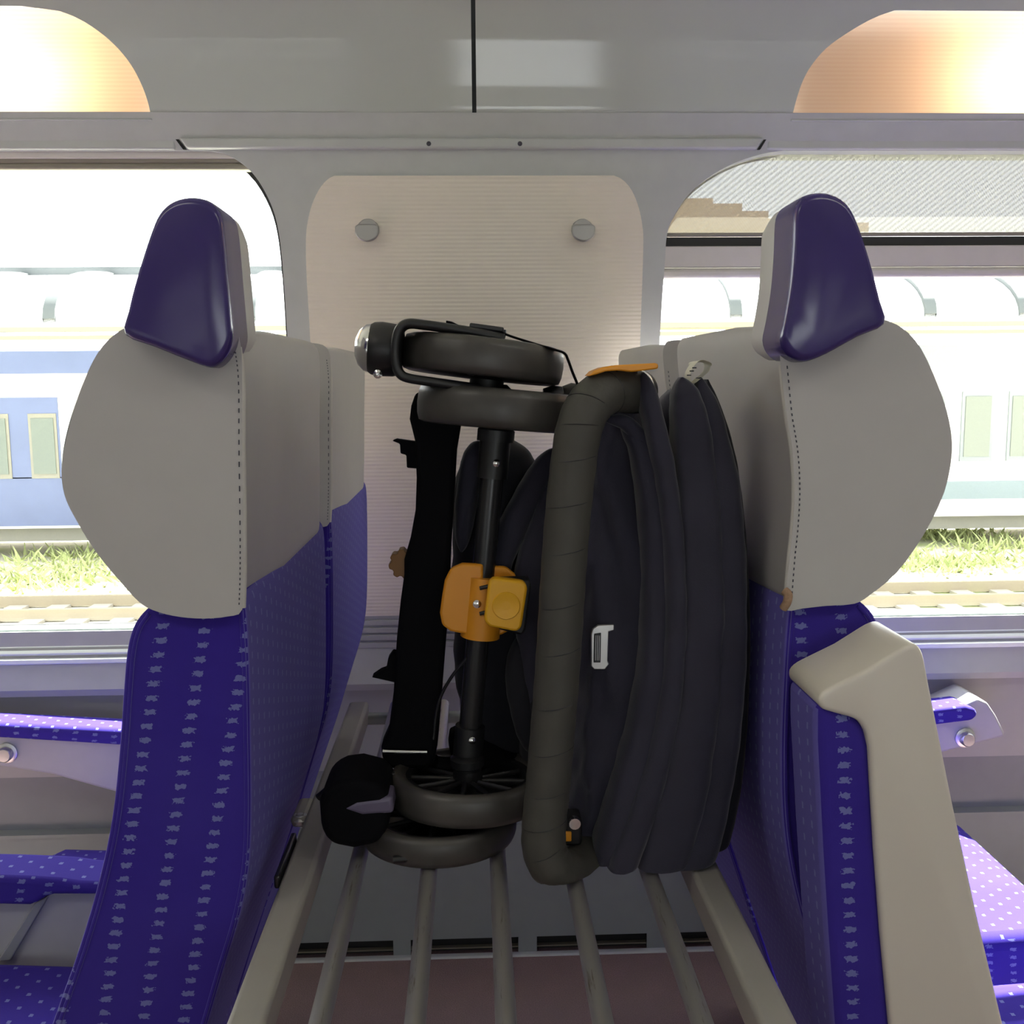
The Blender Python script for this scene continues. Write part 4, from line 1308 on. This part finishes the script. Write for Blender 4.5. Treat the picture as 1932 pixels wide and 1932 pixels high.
    for k_ in range(3):
        tube('tooth', pp([(1124.5 + 3.3 * k_, 1199, bz - .004), (1123.5 + 3.3 * k_, 1246, bz - .004)]), 0.0004, 'aluminium', BU, seg=5)
    # loop label at the canopy top
    lab_ = cr(pp([(1299, 722, 1.0), (1297, 705, 1.0), (1308, 686, 1.0), (1320, 682, 1.003), (1333, 686, 1.006), (1332, 700, 1.006), (1318, 713, 1.004), (1302, 726, 1.0)]), 5)
    LB = tube('care_label', lab_, 0.0007, 'label_white', S, seg=8, up=(0, 1, 0), flat=0.013)
    tag(LB, 'white looped fabric label')
    for a, b in ((1300, 708), (1305, 700), (1310, 694)):
        box('label_print', P(a, b, 0.984), (0.004, 0.0012, 0.0012), 'ink', LB)
    # small lower bits by the handlebar foot
    box('joint', P(1078, 1560, 1.0), (0.02, 0.03, 0.03), 'black_metal', S, bevel=0.004)
    box('joint_clip', P(1069, 1574, 0.99), (0.010, 0.012, 0.012), 'yellow_orange', S, bevel=0.002)
    lathe('joint_bolt', [(0, 0.004), (0.006, 0.004), (0.007, 0), (0.006, -0.004), (0, -0.004)], P(1084, 1552, 0.985), (0, 1, 0), 'chrome', S, seg=14)
    # frame tubes inside, joining handlebar foot and head to the side frame
    tube('frame_tube', cr(pp([(1112, 1590, 1.03), (1070, 1535, 1.06), (980, 1475, 1.14), (820, 1440, 1.11)]), 5), 0.010, 'black_metal', S, seg=14)
    tube('frame_tube', cr(pp([(1192, 738, 1.0), (1120, 770, 1.10), (1000, 790, 1.13), (840, 780, 1.105)]), 5), 0.010, 'black_metal', S, seg=14)
    return S
M('bar_grip', (0.046, 0.044, 0.036, 1), 0.6, var=0.15, nscale=40, bump=0.25, bscale=260)
M('cover_purple', (0.10, 0.085, 0.14, 1), 0.35)
stroller()

# ================================================================== OUTSIDE
GZ = -2.05
o = mesh('ground_outside', [(-60, 2.6, GZ), (60, 2.6, GZ), (60, 120, GZ), (-60, 120, GZ)], [[0, 1, 2, 3]], 'ballast', smooth=False)
tag(o, 'bright gravel and weeds of the rail yard', None, kind='structure')
TRK = [0, 0]
def track():
    def gy(px, py):
        d = ray(px, py)
        return (CAM + d * ((GZ + 0.12 - CAMH) / d.z)).y
    y1, y2 = gy(100, 1157), gy(100, 1131)
    TRK[:] = [min(y1, y2), max(y1, y2)]
    root = empty('railway_track', (0, (y1 + y2) / 2, GZ))
    tag(root, 'rusty railway track lying in pale gravel outside', 'track')
    for y in (y1, y2):
        box('rail', (0, y, GZ + 0.10), (44, 0.08, 0.16), 'rusty_rail', root)
    ym = (y1 + y2) / 2
    s0 = box('sleeper', (0, ym, GZ + 0.02), (0.28, 2.6, 0.06), 'sleeper', root)
    n = 0
    for x in [v * 0.62 for v in range(-20, 21)]:
        if abs(x) < 3.2:
            continue
        c = s0.copy()
        COL.objects.link(c)
        c.parent = root
        c.location = (x, 0, 0)
        n += 1
    bpy.data.objects.remove(s0)
track()
def carriage(xa, xb, blue, lab):
    Y = 19.0
    def z(py): return P(966, py, Y).z
    cx = (xa + xb) / 2
    root = empty('train_carriage', (cx, Y + 1.4, GZ))
    tag(root, lab, 'train', 'train carriages')
    L = xb - xa
    zt, zb = z(628), z(985)
    prof_ = [(Y + 0.0, zb), (Y + 0.0, z(690)), (Y + 0.12, z(660)), (Y + 0.5, z(634)), (Y + 1.4, zt + .1), (Y + 2.3, z(634)), (Y + 2.7, z(660)), (Y + 2.8, z(690)), (Y + 2.8, zb)]
    n = len(prof_)
    V = [(xa, p[0], p[1]) for p in prof_] + [(xb, p[0], p[1]) for p in prof_]
    Fc = [list(range(n)), list(range(2 * n - 1, n - 1, -1))] + [[i, i + n, (i + 1) % n + n, (i + 1) % n] for i in range(n)]
    body = mesh('body', V, Fc, 'train_white', root, smooth=False)
    def band(name, y0, y1, mat, x0=xa, x1=xb, d=0.03, par=root):
        return box(name, ((x0 + x1) / 2, Y - d / 2, (z(y0) + z(y1)) / 2), (x1 - x0 - 0.01, d, z(y0) - z(y1)), mat, par)
    band('roof_stripe', 656, 698, 'train_blue' if blue else 'train_pale', d=0.02)
    band('lower_stripe', 890 if blue else 918, 980 if blue else 952, 'train_blue' if blue else 'train_sky')
    if blue:
        band('door_panel', 742, 892, 'train_blue', P(-200, 800, Y).x, P(112, 800, Y).x)
        wins = [(-130, -75), (-40, 18), (55, 108)]
        wy = (772, 892)
    else:
        wins = [(1640, 1700), (1722, 1780), (1812, 1872), (1900, 1960), (1990, 2050), (2080, 2140)]
        wy = (746, 880)
    for a, b in wins:
        w = box('window', ((P(a, 800, Y).x + P(b, 800, Y).x) / 2, Y - 0.025, (z(wy[0]) + z(wy[1])) / 2), (P(b, 800, Y).x - P(a, 800, Y).x, 0.04, z(wy[0]) - z(wy[1])), 'train_dark' if blue else 'train_pale', root)
        box('pane', ((P(a, 800, Y).x + P(b, 800, Y).x) / 2, Y - 0.05, (z(wy[0]) + z(wy[1])) / 2), ((P(b, 800, Y).x - P(a, 800, Y).x) * .8, 0.02, (z(wy[0]) - z(wy[1])) * .86), 'train_glass' if blue else 'train_winpale', w)
    box('underframe', (cx, Y + 1.4, (zb + GZ + 0.35) / 2), (L - 0.3, 2.3, zb - GZ - 0.35), 'train_dark', root)
    for x in (xa + 1.6, xb - 1.6):
        b_ = box('bogie', (x, Y + 1.4, GZ + 0.45), (2.4, 2.0, 0.5), 'train_dark', root)
        for dx in (-0.75, 0.75):
            lathe('wheel', [(0, -0.07), (0.42, -0.07), (0.45, 0), (0.42, 0.07), (0, 0.07)], (x + dx, Y + 0.45, GZ + 0.46), (0, 1, 0), 'rusty_rail', b_, seg=20)
    return root
M('train_sky', (0.17, 0.21, 0.24, 1), 0.5)
M('train_winpale', (0.17, 0.185, 0.165, 1), 0.3)
carriage(-15.5, -2.6, True, 'white and blue train carriage seen through the unshaded window')
carriage(-2.2, 15.5, False, 'pale white train carriage seen below the mesh blind')
def canopy():
    Y0, Y1 = 15.6, 18.4
    def z(py, Y): return P(966, py, Y).z
    zg = z(604, Y0)
    zt = z(520, Y1)
    root = empty('platform_canopy', (0, (Y0 + Y1) / 2, zg))
    tag(root, 'white barrel-shaped platform roof with dark ribs beyond the glass', 'canopy')
    n = 10
    xs = (-16, 16)
    arc = []
    for i in range(n + 1):
        q = math.pi / 2 * i / n
        arc.append((Y1 - (Y1 - Y0) * math.cos(q), zg + (zt - zg) * math.sin(q)))
    V, Fc = [], []
    for x in xs:
        for y, zz_ in arc:
            V.append((x, y, zz_))
        for y, zz_ in reversed(arc):
            V.append((x, y + 0.03, zz_ - 0.05))
    m = 2 * (n + 1)
    for i in range(m):
        Fc.append([i, (i + 1) % m, m + (i + 1) % m, m + i])
    mesh('roof_sheet', V, Fc, 'canopy_white', root)
    for px, py in ((-50, 560), (130, 560), (310, 560), (490, 560), (1365, 560), (1540, 560), (1715, 560), (1885, 560), (2060, 560)):
        x = P(px, py, Y0 + 0.8).x
        V, Fc = [], []
        for y, zz_ in arc:
            for dx, dz in ((-0.09, 0.0), (-0.09, 0.06), (0.09, 0.06), (0.09, 0.0)):
                V.append((x + dx, y - 0.6 * dz, zz_ + dz))
        for i in range(n):
            for j in range(4):
                Fc.append([4 * i + j, 4 * i + (j + 1) % 4, 4 * i + 4 + (j + 1) % 4, 4 * i + 4 + j])
        mesh('rib', V, Fc, 'canopy_dark', root)
    box('ridge_beam', (0, Y1, zt + 0.10), (32, 0.2, 0.14), 'canopy_dark', root)
    box('gutter', (0, Y0 - 0.05, zg - 0.10), (32, 0.14, 0.07), 'gutter', root)
    box('gutter', (0, Y0 - 0.02, zg - 0.22), (32, 0.10, 0.06), 'gutter', root)
    for x in (-1.6, 1.6):
        box('column', (x, Y1 + 0.1, (GZ + zt) / 2), (0.2, 0.2, zt - GZ), 'signal_mast', root)
canopy()
def gantry():
    Y = 26.0
    root = empty('overhead_gantry', (P(120, 420, Y).x, Y, GZ))
    tag(root, 'thin pale overhead line gantry against the white sky', 'gantry')
    for k_, (a, b) in enumerate((((-60, 372), (255, 424)), ((-60, 412), (180, 448)), ((-60, 452), (120, 476)))):
        p, q = P(a[0], a[1], Y), P(b[0], b[1], Y)
        tube('beam', [p, q], 0.06, 'signal_mast', root, seg=6)
    for px in (-40, 40, 150):
        tube('strut', [P(px, 378 + 0.15 * px, Y), P(px + 20, 480, Y)], 0.035, 'signal_mast', root, seg=6)
    p = P(40, 470, Y)
    tube('mast', [Vector((p.x - 1.5, Y, GZ)), Vector((p.x - 1.5, Y, P(0, 372, Y).z))], 0.1, 'signal_mast', root, seg=8)
gantry()
def house():
    Y = 34.0
    tops = [(1190, 1275, 384), (1275, 1345, 374), (1345, 1400, 384), (1400, 1450, 398), (1450, 1520, 412), (1520, 1640, 420)]
    root = empty('stone_building', (P(1400, 400, Y).x, Y + 3, GZ))
    tag(root, 'brownish buildings showing dimly through the mesh blind', 'building')
    for a_, b_, t_ in tops:
        a, b, zt = P(a_, 400, Y).x, P(b_, 400, Y).x, P((a_ + b_) / 2, t_, Y).z
        box('block', ((a + b) / 2, Y + 3, (GZ + zt) / 2), (b - a, 6, zt - GZ), 'stone_building', root)
house()
def weeds():
    S1, S2 = ([], []), ([], [])
    def clump(cx, cy, r, n, h):
        for _ in range(n):
            q = random.random() * 6.283
            d = r * math.sqrt(random.random())
            x, y = cx + d * math.cos(q) * 1.6, cy + d * math.sin(q)
            if abs(y - (TRK[0] + TRK[1]) / 2) < 1.45:
                continue
            hh = h * random.uniform(.4, 1)
            w = 0.02 + 0.02 * random.random()
            a = random.random() * 3.14
            dx, dy = math.cos(a) * w, math.sin(a) * w
            lx, ly = random.uniform(-.12, .12), random.uniform(-.12, .12)
            V, Fc = S1 if y < TRK[0] else S2
            o_ = len(V)
            V.extend([(x - dx, y - dy, GZ), (x + dx, y + dy, GZ), (x + lx + dx * .5, y + ly, GZ + hh * .6), (x + lx * 2, y + ly * 2, GZ + hh)])
            Fc.append([o_, o_ + 1, o_ + 2])
            Fc.append([o_, o_ + 2, o_ + 3])
    for px, py in ((-60, 1090), (10, 1110), (60, 1085), (95, 1105), (130, 1060), (165, 1050), (200, 1062), (240, 1075), (20, 1140), (80, 1130), (1660, 1010), (1700, 1000), (1745, 1002), (1790, 1012), (1700, 1065), (1740, 1060), (1780, 1072), (1830, 1068), (1880, 1040), (1920, 1030), (1960, 1040)):
        d = ray(px, py)
        p = CAM + d * ((GZ - CAMH) / d.z)
        clump(p.x, p.y, 0.9, 110, random.uniform(.16, .34))
    for (V, Fc), lab in ((S1, 'pale weeds growing in front of the railway track'), (S2, 'green weeds growing between the railway track and the train')):
        if V:
            tag(mesh('weeds', V, Fc, 'weed_green', smooth=False), lab, 'weeds', kind='stuff')
weeds()
